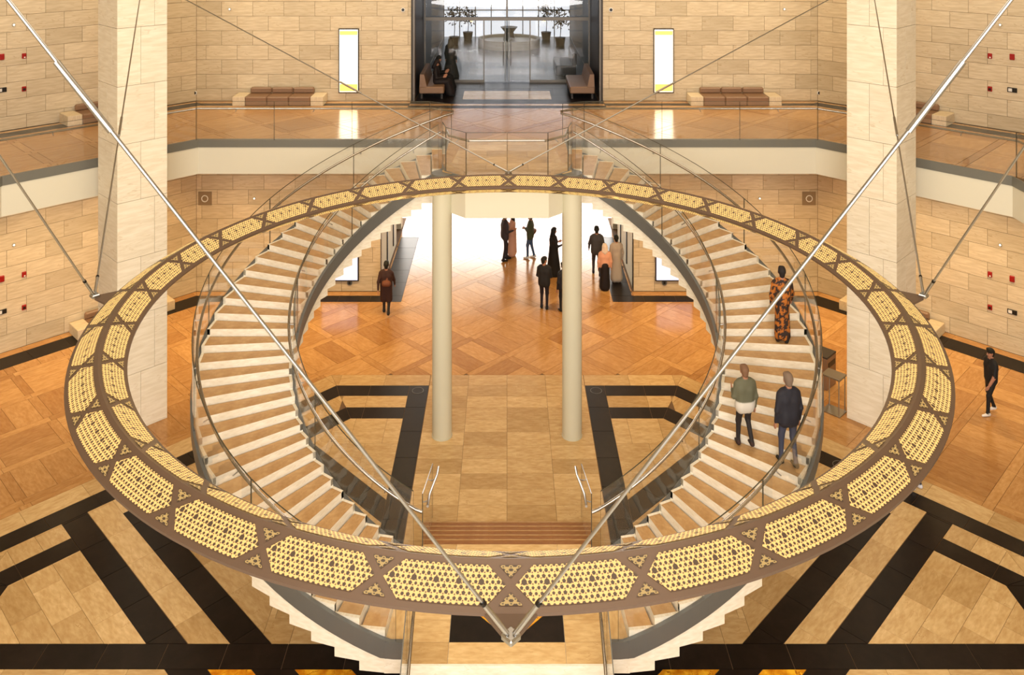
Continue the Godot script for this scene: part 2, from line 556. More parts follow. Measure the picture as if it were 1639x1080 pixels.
# half plane strips between lines in (u = |X|, Z)
func make_floor() -> void:
	var fl := structure("floor", "tan and black stone paving of the atrium floor")
	part("bed", prism([Vector2(-19, -9), Vector2(19, -9), Vector2(19, 47), Vector2(-19, 47)], -0.4, -0.012), M.grout, fl)
	var sub: Array = []
	var bands: Array = []
	# [polygon in (u, Z), slab direction angle for the unmirrored (positive X) side, family]
	var r := 1.07
	bands.append([[[2.15, 15.64], [2.68, 15.64], [2.68, 24.2], [2.15, 24.2]], Vector2(0, 1), "black"])
	bands.append([[[2.68, 23.68], [4.52, 23.68], [4.7, 24.2], [2.68, 24.2]], Vector2(1, 0), "black"])
	bands.append([[[2.68, 22.62], [4.03, 22.62], [4.24, 23.13], [2.68, 23.13]], Vector2(1, 0), "black"])
	bands.append([[[4.7, 24.2], [4.52, 23.68], [12.2, 16.0], [12.2, 16.7]], Vector2(1, -1), "black"])       # P
	bands.append([[[4.24, 23.13], [4.03, 22.62], [5.29, 21.36], [5.65, 21.72]], Vector2(1, -1), "black"])     # P2 inner stub
	bands.append([[[9.08, 18.29], [8.72, 17.93], [9.66, 16.99], [10.2, 17.17]], Vector2(1, -1), "black"])     # P2 outer
	bands.append([[[9.66, 16.99], [9.66, 15.64], [10.2, 15.64], [10.2, 17.17]], Vector2(0, 1), "black"])
	# Q: Z - u in [9.21, 9.95], between Z + u = 28.2 and Z = 15.64
	bands.append([[[6.43, 15.64], [9.495, 18.705], [9.125, 19.075], [5.69, 15.64]], Vector2(1, 1), "black"])
	bands.append([[[4.93, 15.64], [8.33, 19.04], [7.96, 19.41], [4.19, 15.64]], Vector2(1, 1), "black"])      # Q2 to Z+u=27.37
	bands.append([[[2.68, 18.74], [5.3, 21.36], [4.925, 21.725], [2.68, 19.48]], Vector2(1, 1), "black"])     # Q3
	bands.append([[[1.75, 15.11], [12.2, 15.11], [12.2, 15.64], [1.75, 15.64]], Vector2(1, 0), "black"])
	bands.append([[[5.9, 15.11], [5.16, 15.11], [2.96, 12.91], [3.7, 12.91]], Vector2(1, 1), "black"])
	bands.append([[[4.4, 15.11], [3.66, 15.11], [1.7, 13.15], [1.7, 12.91], [2.2, 12.91]], Vector2(1, 1), "black"])
	bands.append([[[5.16, 15.11], [4.4, 15.11], [2.2, 12.91], [2.96, 12.91]], Vector2(1, 1), "onyx"])
	bands.append([[[3.66, 15.11], [2.68, 15.11], [1.7, 14.13], [1.7, 13.15]], Vector2(1, 1), "onyx"])
	bands.append([[[2.68, 15.11], [1.7, 15.11], [1.7, 14.13]], Vector2(1, 1), "black"])
	# bands that follow the walls
	bands.append([[[3.55, 29.41], [10.03, 29.41], [10.58, 29.89], [3.55, 29.89]], Vector2(1, 0), "black"])
	bands.append([[[3.55, 29.89], [4.25, 29.89], [4.25, 35.3], [3.55, 35.3]], Vector2(0, 1), "black"])
	bands.append([[[10.03, 29.41], [16.9, 22.54], [17.4, 23.07], [10.58, 29.89]], Vector2(1, -1), "black"])
	for s: float in [-1.0, 1.0]:
		for b in bands:
			var poly := mir(b[0], s)
			var dir: Vector2 = Vector2(b[1].x * s, b[1].y).normalized()
			sub.append(poly)
			var fam: String = b[2]
			grid(poly, fl, "onyx_slab" if fam == "onyx" else "black_slab", fam, 3, 0.0, poly[0], dir.angle(), r, 5.0, 0.0, [], 0.006)
	dark_polys = sub
	# recessed drain covers in the corners of the black bands
	for s: float in [-1.0, 1.0]:
		for p in [Vector2(2.43, 23.94), Vector2(7.85, 20.72)]:
			var ring := part("drain_ring", lathe([Vector2(0.145, 0), Vector2(0.145, 0.004), Vector2(0.16, 0.004), Vector2(0.16, 0)], 24), M.grey_metal, fl, V(p.x * s, 0.0, p.y))
			ring.set_meta("label", "round metal drain ring in black stone")
	# centre aisle
	grid(PackedVector2Array([Vector2(-2.15, 15.64), Vector2(2.15, 15.64), Vector2(2.15, 24.75), Vector2(-2.15, 24.75)]), fl, "paving_slab", "tan", 6, 0.0, Vector2(0, 24.75), PI, 1.07, 0.545, 0.0, sub)
	for s: float in [-1.0, 1.0]:
		# border row of the hall
		grid(mir([[2.15, 24.2], [4.7, 24.2], [4.95, 24.75], [2.15, 24.75]], s), fl, "border_slab", "tan", 6, 0.0, Vector2(2.15 * s, 24.2), 0.0, 1.25, 0.6, 0.0, sub)
		grid(mir([[4.7, 24.2], [12.2, 16.7], [12.75, 16.95], [4.95, 24.75]], s), fl, "border_slab", "tan", 6, 0.0, Vector2(4.7 * s, 24.2), Vector2(s, -1).angle(), 1.3, 2.0, 0.0, sub)
		# between the bands
		grid(mir([[2.68, 23.13], [4.24, 23.13], [4.52, 23.68], [2.68, 23.68]], s), fl, "paving_slab", "tan", 6, 0.0, Vector2(2.68 * s, 23.13), 0.0, 1.07, 0.6, 0.0, sub)
		grid(mir([[2.68, 15.64], [4.4, 15.64], [4.4, 22.62], [2.68, 22.62]], s), fl, "paving_slab", "tan", 6, 0.0, Vector2(2.68 * s, 22.62), 0.0, 0.8, 1.07, 0.5, sub)
		grid(mir([[4.4, 15.64], [10.2, 15.64], [10.2, 18.0], [4.4, 23.8]], s), fl, "paving_slab", "tan", 6, 0.0, Vector2(6.43 * s, 15.64), Vector2(s, 1).angle(), 1.07, 0.53, 0.5, sub)
		grid(mir([[10.2, 15.64], [12.2, 15.64], [12.2, 16.0], [10.2, 18.0]], s), fl, "paving_slab", "tan", 6, 0.0, Vector2(10.2 * s, 15.64), PI / 2, 1.07, 0.53, 0.0, sub)
		grid(mir([[1.7, 12.91], [12.2, 12.91], [12.2, 15.11], [1.7, 15.11]], s), fl, "paving_slab", "tan", 6, 0.0, Vector2(1.7 * s, 15.11), 0.0, 1.07, 0.55, 0.5, sub)
	# pale entrance paving under the viewpoint, which the landing's glass mirrors
	var rect := PackedVector2Array([Vector2(-2.1, -5.2), Vector2(2.1, -5.2), Vector2(2.1, -1.2), Vector2(-2.1, -1.2)])
	var dia := PackedVector2Array([Vector2(-1.9, -3.2), Vector2(0, -4.6), Vector2(1.9, -3.2), Vector2(0, -1.8)])
	grid(PackedVector2Array([Vector2(-17.8, -9), Vector2(17.8, -9), Vector2(17.8, 12.9), Vector2(-17.8, 12.9)]), fl, "entrance_slab", "pale", 6, 0.0, Vector2(-17.8, -9), 0.0, 2.97, 2.19, 0.0, [rect])
	piece(rect, fl, "black_slab", "black", 3, 0.0, Vector2(1, 0), 0.003, [dia])
	piece(dia, fl, "paving_slab", "tan", 6, 0.0, Vector2(1, 0))
	# hall: basket weave of diagonal strips and squares
	var hall := structure("floor_hall", "polished honey stone paving laid in diagonal basket weave")
	var zone := PackedVector2Array([Vector2(-4.95, 24.75), Vector2(-12.75, 16.95), Vector2(-15.3, 19.5), Vector2(-15.3, 24.9), Vector2(-10.85, 29.4), Vector2(-10.4, 29.9), Vector2(-4.3, 29.9), Vector2(-4.3, 37.5),
		Vector2(4.3, 37.5), Vector2(4.3, 29.9), Vector2(10.4, 29.9), Vector2(10.85, 29.4), Vector2(15.3, 24.9), Vector2(15.3, 19.5), Vector2(12.75, 16.95), Vector2(4.95, 24.75)])
	weave(zone, hall, 0.0, sub, "weave", true)
	for s: float in [-1.0, 1.0]:
		grid(mir([[4.3, 29.89], [10.58, 29.89], [10.68, 30.2], [4.3, 30.2]], s), hall, "border_slab", "weave", 6, 0.0, Vector2(4.3 * s, 29.89), 0.0, 1.07, 0.5, 0.0)
		grid(mir([[10.58, 29.89], [17.4, 23.07], [17.6, 23.32], [10.7, 30.22]], s), hall, "border_slab", "weave", 6, 0.0, Vector2(10.58 * s, 29.89), Vector2(s, -1).angle(), 1.07, 1.0, 0.0)
	var lobby := part("lobby_paving", prism([Vector2(-10, 37.5), Vector2(10, 37.5), Vector2(10, 46), Vector2(-10, 46)], -0.02, 0.0), M.weave0, hall)
	lobby.set_meta("label", "far lobby paving too distant to tell slabs apart")

func make_upper_floor() -> void:
	var up := structure("floor_upper", "honey stone paving of the upper gallery behind glass")
	var outline: Array = []
	for p in [[-17.9, 8.0], [-12.4, 8.0], [-12.4, 21.53], [-8.83, 25.1], [-1.66, 25.1], [-1.66, 22.66], [-1.55, 21.98], [-1.02, 21.45], [1.02, 21.45], [1.55, 21.98], [1.66, 22.66], [1.66, 25.1], [8.83, 25.1], [12.4, 21.53], [12.4, 8.0], [17.9, 8.0], [17.9, 23.1], [10.7, 30.3], [3.3, 30.3], [3.3, 46.0], [-3.3, 46.0], [-3.3, 30.3], [-10.7, 30.3], [-17.9, 23.1]]:
		outline.append(Vector2(p[0], p[1]))
	part("slab", prism(outline, H2 - 1.0, H2 - 0.24), M.cream, up).set_meta("label", "cream plaster fascia and soffit of the gallery")
	part("bed", prism(outline, H2 - 0.24, H2 - 0.012), M.grout, up)
	# dark metal edge band along the gallery, in lengths
	var run := [[-12.4, 8.0], [-12.4, 21.53], [-8.83, 25.1], [-1.66, 25.1], [-1.66, 22.66], [-1.55, 21.98], [-1.02, 21.45], [1.02, 21.45], [1.55, 21.98], [1.66, 22.66], [1.66, 25.1], [8.83, 25.1], [12.4, 21.53], [12.4, 8.0]]
	for i in run.size() - 1:
		var a := Vector2(run[i][0], run[i][1])
		var b := Vector2(run[i + 1][0], run[i + 1][1])
		var d := (b - a).normalized()
		var n := Vector2(d.y, -d.x)
		var q := [a - n * 0.02 - d * 0.0, b - n * 0.02, b + n * 0.025 + d * 0.01, a + n * 0.025 - d * 0.01]
		part("edge_band", prism(q, H2 - 0.235, H2 + 0.002), M.band, up).set_meta("label", "dark grey metal edge band")
	var zone := PackedVector2Array([Vector2(-15.0, 20.0), Vector2(-13.0, 20.93), Vector2(-12.43, 21.5), Vector2(-8.86, 25.07), Vector2(8.86, 25.07), Vector2(12.43, 21.5), Vector2(13.0, 20.93), Vector2(15.0, 20.0), Vector2(15.3, 25.5), Vector2(10.6, 30.22), Vector2(-10.6, 30.22), Vector2(-15.3, 25.5)])
	var black: Array = []
	for s: float in [-1.0, 1.0]:
		black.append(mir([[3.3, 29.45], [10.25, 29.45], [10.45, 29.8], [3.3, 29.8]], s))
		black.append(mir([[10.2, 29.55], [16.5, 23.25], [16.95, 23.55], [10.55, 29.95]], s))
	black.append(PackedVector2Array([Vector2(-3.3, 29.05), Vector2(3.3, 29.05), Vector2(3.3, 29.45), Vector2(-3.3, 29.45)]))
	black.append(PackedVector2Array([Vector2(-3.3, 29.72), Vector2(3.3, 29.72), Vector2(3.3, 30.22), Vector2(-3.3, 30.22)]))
	for b in black:
		var d: Vector2 = (b[1] - b[0]).normalized()
		grid(b, up, "black_slab", "black", 3, H2, b[0], d.angle(), 1.07, 3.0, 0.0)
	weave(zone, up, H2, black, "weave", false, 0.008)
	grid(PackedVector2Array([Vector2(-1.62, 21.95), Vector2(-1.0, 21.48), Vector2(1.0, 21.48), Vector2(1.62, 21.95), Vector2(1.62, 25.07), Vector2(-1.62, 25.07)]), up, "landing_slab", "tan", 6, H2, Vector2(0, 25.07), 0.0, 1.07, 0.6, 0.5)
	# recess floor and the room behind the glass
	grid(PackedVector2Array([Vector2(-3.15, 30.22), Vector2(3.15, 30.22), Vector2(3.15, 33.5), Vector2(-3.15, 33.5)]), up, "black_slab", "black", 3, H2, Vector2(-3.15, 29.95), 0.0, 1.07, 1.2, 0.5, [PackedVector2Array([Vector2(-1.55, 30.45), Vector2(1.55, 30.45), Vector2(1.55, 31.9), Vector2(-1.55, 31.9)])])
	grid(PackedVector2Array([Vector2(-1.55, 30.45), Vector2(1.55, 30.45), Vector2(1.55, 31.9), Vector2(-1.55, 31.9)]), up, "paving_slab", "tan", 6, H2, Vector2(-1.55, 30.45), 0.0, 0.775, 0.725, 0.0)
	grid(PackedVector2Array([Vector2(-3.3, 33.5), Vector2(3.3, 33.5), Vector2(3.3, 46), Vector2(-3.3, 46)]), up, "grey_slab", "lobby", 2, H2, Vector2(-3.3, 33.5), 0.0, 1.65, 1.25, 0.0)

# ---------------------------------------------------------------- stone walls
func block_wall(parent: Node3D, at: Vector2, dir: Vector2, length: float, h0: float, h1: float, first: float, shift := 0.0, ext0 := 0.0, ext1 := 0.0, family := "wall") -> void:
	var bl := 1.07
	var course := 0.5
	var n := Vector2(dir.y, -dir.x)          # towards the room when dir runs left to right
	var backing := begin()
	var a := at - n * 0.30 - dir * ext0
	var b := at + dir * (length + ext1) - n * 0.30
	var c := at + dir * (length + ext1) - n * 0.02
	var d := at - n * 0.02 - dir * ext0
	add_prism(backing, PackedVector2Array([a, b, c, d]), h0 - 0.1, h1 + 0.02)
	part("backing", done(backing), M.grout_wall, parent)
	var y := h0
	var row := 0
	var cache := {}
	while y < h1 - 0.02:
		var h := minf(first if row == 0 and first > 0 else course, h1 - y)
		var x := -fposmod(shift + (0.5 * bl if row % 2 else 0.0), bl)
		while x < length - 0.01:
			var x0 := maxf(x, 0.0)
			var x1 := minf(x + bl, length)
			if x1 - x0 > 0.03:
				var key := Vector2(snappedf(x1 - x0, 0.005), snappedf(h, 0.005))
				if not cache.has(key):
					cache[key] = box(Vector3(x1 - x0 - 0.010, h - 0.010, 0.07))
				var mid := at + dir * (x0 + x1) / 2.0 - n * (0.035 + rng.randf() * 0.003)
				part("stone_block", cache[key], M["%s%d" % [family, rng.randi() % 6]], parent, V(mid.x, y + h / 2.0, mid.y), atan2(dir.y, dir.x))
			x += bl
		y += h
		row += 1

func make_walls() -> void:
	var back := structure("wall_back", "coursed cream limestone wall facing across the atrium")
	for s: float in [-1.0, 1.0]:
		# below the gallery and above it; a doorway is left in the middle of each
		var x0 := -WX if s < 0 else 4.36
		block_wall(back, Vector2(x0, WZ), Vector2(1, 0), WX - 4.36, 0.0, H2 - 1.0, 0.5, 0.35, 0.25 if s < 0 else 0.0, 0.25 if s > 0 else 0.0)
		x0 = -WX if s < 0 else 3.18
		block_wall(back, Vector2(x0, WZ), Vector2(1, 0), WX - 3.18, H2, 10.4, 0.41, 0.2, 0.25 if s < 0 else 0.0, 0.25 if s > 0 else 0.0)
	part("upper_wall", prism([Vector2(-WX - 0.2, WZ), Vector2(WX + 0.2, WZ), Vector2(WX + 0.2, WZ + 0.3), Vector2(-WX - 0.2, WZ + 0.3)], 10.4, 21.0), M.plaster, back)
	for s: float in [-1.0, 1.0]:
		var w := structure("wall_left" if s < 0 else "wall_right", "slanting cream limestone wall beside the column at %s" % ("left" if s < 0 else "right"))
		var q := 1.0 / sqrt(2.0)
		var len_ := 10.2
		var start := Vector2(-WX, WZ) + Vector2(-q, -q) * len_ if s < 0 else Vector2(WX, WZ)
		var dir := Vector2(q, q) if s < 0 else Vector2(q, -q)
		block_wall(w, start, dir, len_, 0.0, H2 - 1.0, 0.5, -fposmod(len_, 1.07) if s < 0 else 0.0, 0.3, 0.3)
		block_wall(w, start, dir, len_, H2, 11.2, 0.41, -fposmod(len_, 1.07) if s < 0 else 0.0, 0.3, 0.3)
		var e := start + dir * len_
		var n := Vector2(dir.y, -dir.x) * -0.3
		part("upper_wall", prism([start, e, e + n, start + n], 11.2, 21.0), M.plaster, w)
		part("side_wall", prism([Vector2(s * 17.9, -9), Vector2(s * 18.3, -9), Vector2(s * 18.3, 23.4), Vector2(s * 17.9, 23.4)], 0.0, 21.0), M.plaster, w)
	# columns: square shafts turned by 45 degrees, faced with big blocks
	for s: float in [-1.0, 1.0]:
		var c := structure("column_left" if s < 0 else "column_right", "square cream stone column at the %s of the staircase" % ("left" if s < 0 else "right"))
		var centre := Vector2(9.66 * s, 22.65)
		part("core", box(Vector3(1.2, 21.0, 1.2)), M.grout_light, c, V(centre.x, 10.5, centre.y), PI / 4)
		var y := 0.0
		var row := 0
		while y < 13.0:
			for f in 4:
				var ang := PI / 4 + f * PI / 2
				var n := Vector2.from_angle(ang)
				var t := Vector2(-n.y, n.x)
				var cuts: Array = [-0.63, -0.05, 0.63] if (row + f) % 2 else [-0.63, 0.3, 0.63]
				for k in cuts.size() - 1:
					var w: float = cuts[k + 1] - cuts[k]
					var m: Vector2 = centre + n * 0.605 + t * (cuts[k] + cuts[k + 1]) / 2.0
					part("stone_block", box(Vector3(w - 0.008, 1.44, 0.05)), M["pale%d" % (rng.randi() % 6)], c, V(m.x, y + 0.725, m.y), atan2(t.y, t.x))
			y += 1.45
			row += 1
	# round pillars under the landing
	for s: float in [-1.0, 1.0]:
		var p := structure("pillar_left" if s < 0 else "pillar_right", "round pale pillar at the %s under the upper landing" % ("left" if s < 0 else "right"))
		part("shaft", lathe([Vector2(0.245, 0.03), Vector2(0.245, H2 - 0.10)], 40), M.pillar, p, V(1.62 * s, 0, 21.88))
		part("cap_ring", lathe([Vector2(0.0, H2 - 0.10), Vector2(0.262, H2 - 0.10), Vector2(0.262, H2 - 0.015), Vector2(0.0, H2 - 0.015)], 40), M.band, p, V(1.62 * s, 0, 21.88))
		part("base_ring", lathe([Vector2(0.24, 0.0), Vector2(0.255, 0.0), Vector2(0.255, 0.03), Vector2(0.24, 0.03)], 40), M.pillar, p, V(1.62 * s, 0, 21.88))
	# shell out of sight: rear wall with an added glowing panel for frontal light, ceiling with skylight
	var rear := structure("wall_rear", "rear wall with an added glowing panel, behind the viewpoint")
	part("wall", prism([Vector2(-18.3, -9.4), Vector2(18.3, -9.4), Vector2(18.3, -9), Vector2(-18.3, -9)], 0, 21), M.plaster, rear)
	var glow_panel := part("added_glow_panel", box(Vector3(16, 12, 0.1)), M.skylight, rear, Vector3(0, 11, 8.6))  # added glowing panel, goes with the frontal fill light
	glow_panel.set_meta("label", "tall glowing panel added for frontal light")
	var ceil := structure("ceiling", "ceiling with a square skylight")
	part("slab", prism([Vector2(-18.3, -9.4), Vector2(18.3, -9.4), Vector2(18.3, 31), Vector2(-18.3, 31)], 21.0, 21.4), M.plaster, ceil)
	part("skylight", box(Vector3(12, 0.1, 12)), M.skylight, ceil, V(0, 20.9, 13))

# ---------------------------------------------------------------- lower hall passage and upper doorway
func make_openings() -> void:
	for s: float in [-1.0, 1.0]:
		var w := structure("wall_passage_left" if s < 0 else "wall_passage_right", "pale passage wall beyond the round pillar at %s" % ("left" if s < 0 else "right"))
		part("panel", prism([Vector2(4.36 * s, WZ + 0.08), Vector2(4.36 * s, 34.6), Vector2(4.75 * s, 34.6), Vector2(4.75 * s, WZ + 0.08)], 0.0, 5.565), M.cream, w)
		for z in [31.9, 33.6]:
			part("slot", box(Vector3(0.04, 3.2, 0.12)), M.dark_metal, w, V(4.345 * s, 1.9, z))
		part("return_wall", prism([Vector2(4.36 * s, 36.2), Vector2(10 * s, 36.2), Vector2(10 * s, 36.6), Vector2(4.36 * s, 36.6)], 0.0, 5.565), M.cream, w)
		part("back_room_wall", prism([Vector2(10 * s, 30.5), Vector2(10.4 * s, 30.5), Vector2(10.4 * s, 46.2), Vector2(10 * s, 46.2)], 0.0, 5.565), M.plaster, w)
	var lid := structure("ceiling_passage", "plain soffit over the lower passage")
	part("slab", prism([Vector2(-10.4, 30.5), Vector2(10.4, 30.5), Vector2(10.4, 46.2), Vector2(-10.4, 46.2)], 5.565, 5.7), M.plaster, lid)
	var w1 := structure("window_1", "wide daylit window at the end of the lower passage")
	for i in 9:
		var x := -10.0 + i * 2.5
		part("mullion", box(Vector3(0.08, 5.565, 0.12)), M.steel, w1, V(x, 2.78, 46.0))
		if i < 8:
			part("pane", box(Vector3(2.42, 5.4, 0.012)), M.glass, w1, V(x + 1.25, 2.78, 46.0))
	part("sill", box(Vector3(20, 0.1, 0.14)), M.steel, w1, V(0, 0.05, 46.0))
	# upper doorway: bronze lined recess with a glass screen and doors
	var d := structure("door_1", "tall glass doors with slim metal frame in the dark recess")
	for s: float in [-1.0, 1.0]:
		part("jamb", prism([Vector2(3.18 * s, WZ - 0.04), Vector2(3.18 * s, 33.6), Vector2(3.3 * s, 33.6), Vector2(3.3 * s, WZ - 0.04)], H2, 12.0), M.bronze, d).set_meta("label", "dark bronze jamb")
		part("casing", box(Vector3(0.06, 5.4, 0.10)), M.door_metal, d, V(3.20 * s, H2 + 2.7, WZ - 0.06))
		part("mullion", box(Vector3(0.06, 5.4, 0.08)), M.door_metal, d, V(3.13 * s, H2 + 2.7, 33.5))
		part("mullion", box(Vector3(0.045, 2.4, 0.06)), M.door_metal, d, V(0.88 * s, H2 + 1.2, 33.5))
		var leaf := part("door_leaf", box(Vector3(0.82, 2.3, 0.014)), M.glass, d, V(0.44 * s, H2 + 1.2, 33.5))
		part("stile", box(Vector3(0.03, 2.3, 0.04)), M.grey_metal, leaf, Vector3(-0.37 * s, 0, 0))
		part("pull_handle", tube([Vector3(0, -0.45, 0.06), Vector3(0, 0.45, 0.06)], 0.014), M.door_metal, leaf, Vector3(-0.30 * s, -0.1, 0))
		part("pane", box(Vector3(2.2, 2.3, 0.014)), M.glass, d, V(2.0 * s, H2 + 1.2, 33.5))
		part("upper_pane", box(Vector3(3.05, 2.7, 0.014)), M.glass, d, V(1.56 * s, H2 + 3.9, 33.5))
		part("bottom_rail", box(Vector3(2.2, 0.10, 0.06)), M.door_metal, d, V(2.0 * s, H2 + 0.05, 33.5))
	part("transom", box(Vector3(6.3, 0.13, 0.12)), M.door_metal, d, V(0, H2 + 2.43, 33.5))
	part("upper_mullion", box(Vector3(0.07, 2.8, 0.08)), M.door_metal, d, V(0, H2 + 3.9, 33.5))
	part("soffit", prism([Vector2(-3.3, WZ), Vector2(3.3, WZ), Vector2(3.3, 33.6), Vector2(-3.3, 33.6)], 12.0, 12.2), M.bronze, d)
	# room behind the doors
	var rm := structure("wall_lobby", "dark side walls of the room behind the glass doors")
	for s: float in [-1.0, 1.0]:
		part("panel", prism([Vector2(3.3 * s, 33.6), Vector2(3.3 * s, 46.0), Vector2(3.7 * s, 46.0), Vector2(3.7 * s, 33.6)], H2, 12.0), M.bronze, rm)
	part("lobby_ceiling", prism([Vector2(-3.7, 33.6), Vector2(3.7, 33.6), Vector2(3.7, 46.0), Vector2(-3.7, 46.0)], 12.0, 12.2), M.plaster, rm)
	var w2 := structure("window_2", "bright curtain-like window at the end of the upper lobby")
	for i in 9:
		var x := -3.3 + i * 0.825
		part("mullion", box(Vector3(0.05, 5.4, 0.1)), M.grey_metal, w2, V(x, H2 + 2.7, 45.9))
		if i < 8:
			part("pane", box(Vector3(0.77, 5.3, 0.012)), M.glass, w2, V(x + 0.41, H2 + 2.7, 45.9))
	for y in [1.4, 2.9]:
		part("rail", box(Vector3(6.6, 0.05, 0.1)), M.grey_metal, w2, V(0, H2 + y, 45.9))

# ---------------------------------------------------------------- staircase
func pitch(deg: float) -> float:
	return HL + RISE + (deg - A0) / DA * RISE

func arc(r: float, deg: float, y: float, s: float) -> Vector3:
	var a := deg_to_rad(deg)
	return V(s * (CX + r * sin(a)), y, CZ - r * cos(a))

# band swept round the stair centre: cross section r0..r1 and y from fn_low to fn_high
func sweep(st: SurfaceTool, r0: float, r1: float, d0: float, d1: float, step: float, low: Callable, high: Callable, s: float) -> void:
	var n := maxi(1, int(ceil((d1 - d0) / step)))
	var prev: Array = []
	for i in n + 1:
		var d := lerpf(d0, d1, float(i) / n)
		var q := [arc(r0, d, low.call(d), s), arc(r1, d, low.call(d), s), arc(r1, d, high.call(d), s), arc(r0, d, high.call(d), s)]
		if i == 0:
			quad(st, q[0], q[1], q[2], q[3])
		else:
			for k in 4:
				var l := (k + 1) % 4
				quad(st, prev[k], q[k], q[l], prev[l])
		if i == n:
			quad(st, q[3], q[2], q[1], q[0])
		prev = q

func sector(st: SurfaceTool, r0: float, r1: float, d0: float, d1: float, y0: float, y1: float, s: float, shift0 := 0.0, shift1 := 0.0) -> void:
	# shift moves the front (shift0) and back (shift1) edges sideways in metres, parallel to themselves
	var p: Array = []
	for y in [y0, y1]:
		for c: Array in [[r0, d0, shift0], [r1, d0, shift0], [r1, d1, shift1], [r0, d1, shift1]]:
			var a := deg_to_rad(c[1])
			var t: Vector2 = Vector2(cos(a), sin(a)) * float(c[2])
			p.append(Vector3(s * (c[0] * sin(a) + t.x), y, c[0] * cos(a) - t.y))
	hexa(st, p)

func make_stairs() -> void:
	for s: float in [-1.0, 1.0]:
		var side := "left" if s < 0 else "right"
		var t := thing("curved_staircase", "curving cream stone staircase with glass sides, %s of the two" % side, "staircase", Vector3.ZERO, 0.0, "")
		var body := begin()
		sector(body, RI, RO, 0.0, DA, -0.71, -0.13, s)
		sector(body, RI, RO, 0.0, 0.0, -0.13, -0.004, s, 0.0, 0.02)
		sector(body, RI, RI + 0.06, 0.0, DA, -0.13, 0.0, s)
		sector(body, RO - 0.06, RO, 0.0, DA, -0.13, 0.0, s)
		var body_mesh := done(body)
		var tr := begin()
		sector(tr, RI + 0.062, RO - 0.062, 0.0, DA, -0.003, 0.001, s, 0.003, -0.035)
		sector(tr, RI + 0.062, RO - 0.062, 0.0, DA, -0.128, -0.003, s, 0.021, -0.035)
		var tread_mesh := done(tr)
		for k in 36:
			var step := part("step", body_mesh, M.white_stone, t, V(CX * s, HL + RISE * (k + 1), CZ), s * deg_to_rad(A0 + DA * k))
			part("tread", tread_mesh, M.tread, step)
		# grey metal stringers
		var lo := func(d: float) -> float: return clampf(pitch(d) - 0.43, HL - 0.26, H2 - 0.36)
		var hi := func(d: float) -> float: return clampf(pitch(d) - 0.11, HL + 0.005, H2 - 0.03)
		for rr in [[RO + 0.005, RO + 0.075], [RI - 0.075, RI - 0.005]]:
			var st := begin()
			sweep(st, rr[0], rr[1], 0.0, 180.0, 2.5, lo, hi, s)
			part("stringer", done(st), M.grey_metal, t).set_meta("label", "grey metal stringer")
		# curved glass panes with polished top edge
		for side_in in [0, 1]:
			var rg: float = RO + 0.04 if side_in == 0 else RI - 0.04
			var g0 := func(d: float) -> float: return clampf(pitch(d) - 0.13, HL, H2)
			var g1 := func(d: float) -> float: return clampf(pitch(d) + 1.06, HL + 1.08, H2 + 1.08)
			var g2 := func(d: float) -> float: return clampf(pitch(d) + 1.072, HL + 1.092, H2 + 1.092)
			var cuts := [2.0, 34.0, 63.0, 92.0, 121.0, 150.0, 178.0] if side_in == 0 else [2.0, 46.0, 90.0, 134.0, 178.0]
			for k in cuts.size() - 1:
				var st := begin()
				sweep(st, rg - 0.008, rg + 0.008, cuts[k] + 0.08, cuts[k + 1] - 0.08, 3.0, g0, g1, s)
				var pane := part("glass_pane", done(st), M.glass, t)
				var se := begin()
				sweep(se, rg - 0.008, rg + 0.008, cuts[k] + 0.08, cuts[k + 1] - 0.08, 3.0, g1, g2, s)
				for e in [cuts[k] + 0.08, cuts[k + 1] - 0.08]:
					sweep(se, rg - 0.008, rg + 0.008, e - 0.03, e + 0.03, 1.0, g0, g1, s)
				part("polished_edge", done(se), M.glass_edge, pane)
			# handrail on the stair side of the glass
			var rh: float = rg - 0.10 if side_in == 0 else rg + 0.10
			var path := PackedVector3Array()
			for i in 73:
				var d := 1.0 + 178.0 * i / 72.0
				path.append(arc(rh, d, clampf(pitch(d) + 0.82, HL + 0.86, H2 + 0.86), s))
			if side_in == 0:
				path.append(arc(rh, 179.0, H2 + 0.86, s) + Vector3(-s * 0.25, 0, 0.02))
			else:
				path.insert(0, arc(rh, 1.0, HL + 0.86, s) + Vector3(-s * 0.12, -0.02, 0.02))
			var sh := begin(true)
			add_tube(sh, path, 0.03, 8)
			part("handrail", done(sh), M.bronze_rail, t)
			var d := 12.0
			while d < 175.0:
				var y: float = clampf(pitch(d) + 0.82, HL + 0.86, H2 + 0.86)
				part("rail_bracket", tube([arc(rh, d, y - 0.02, s), arc(rh, d, y - 0.07, s), arc(rg, d, y - 0.09, s)], 0.012, 6), M.steel, t)
				d += 14.0 if side_in == 0 else 22.0
	make_landing()

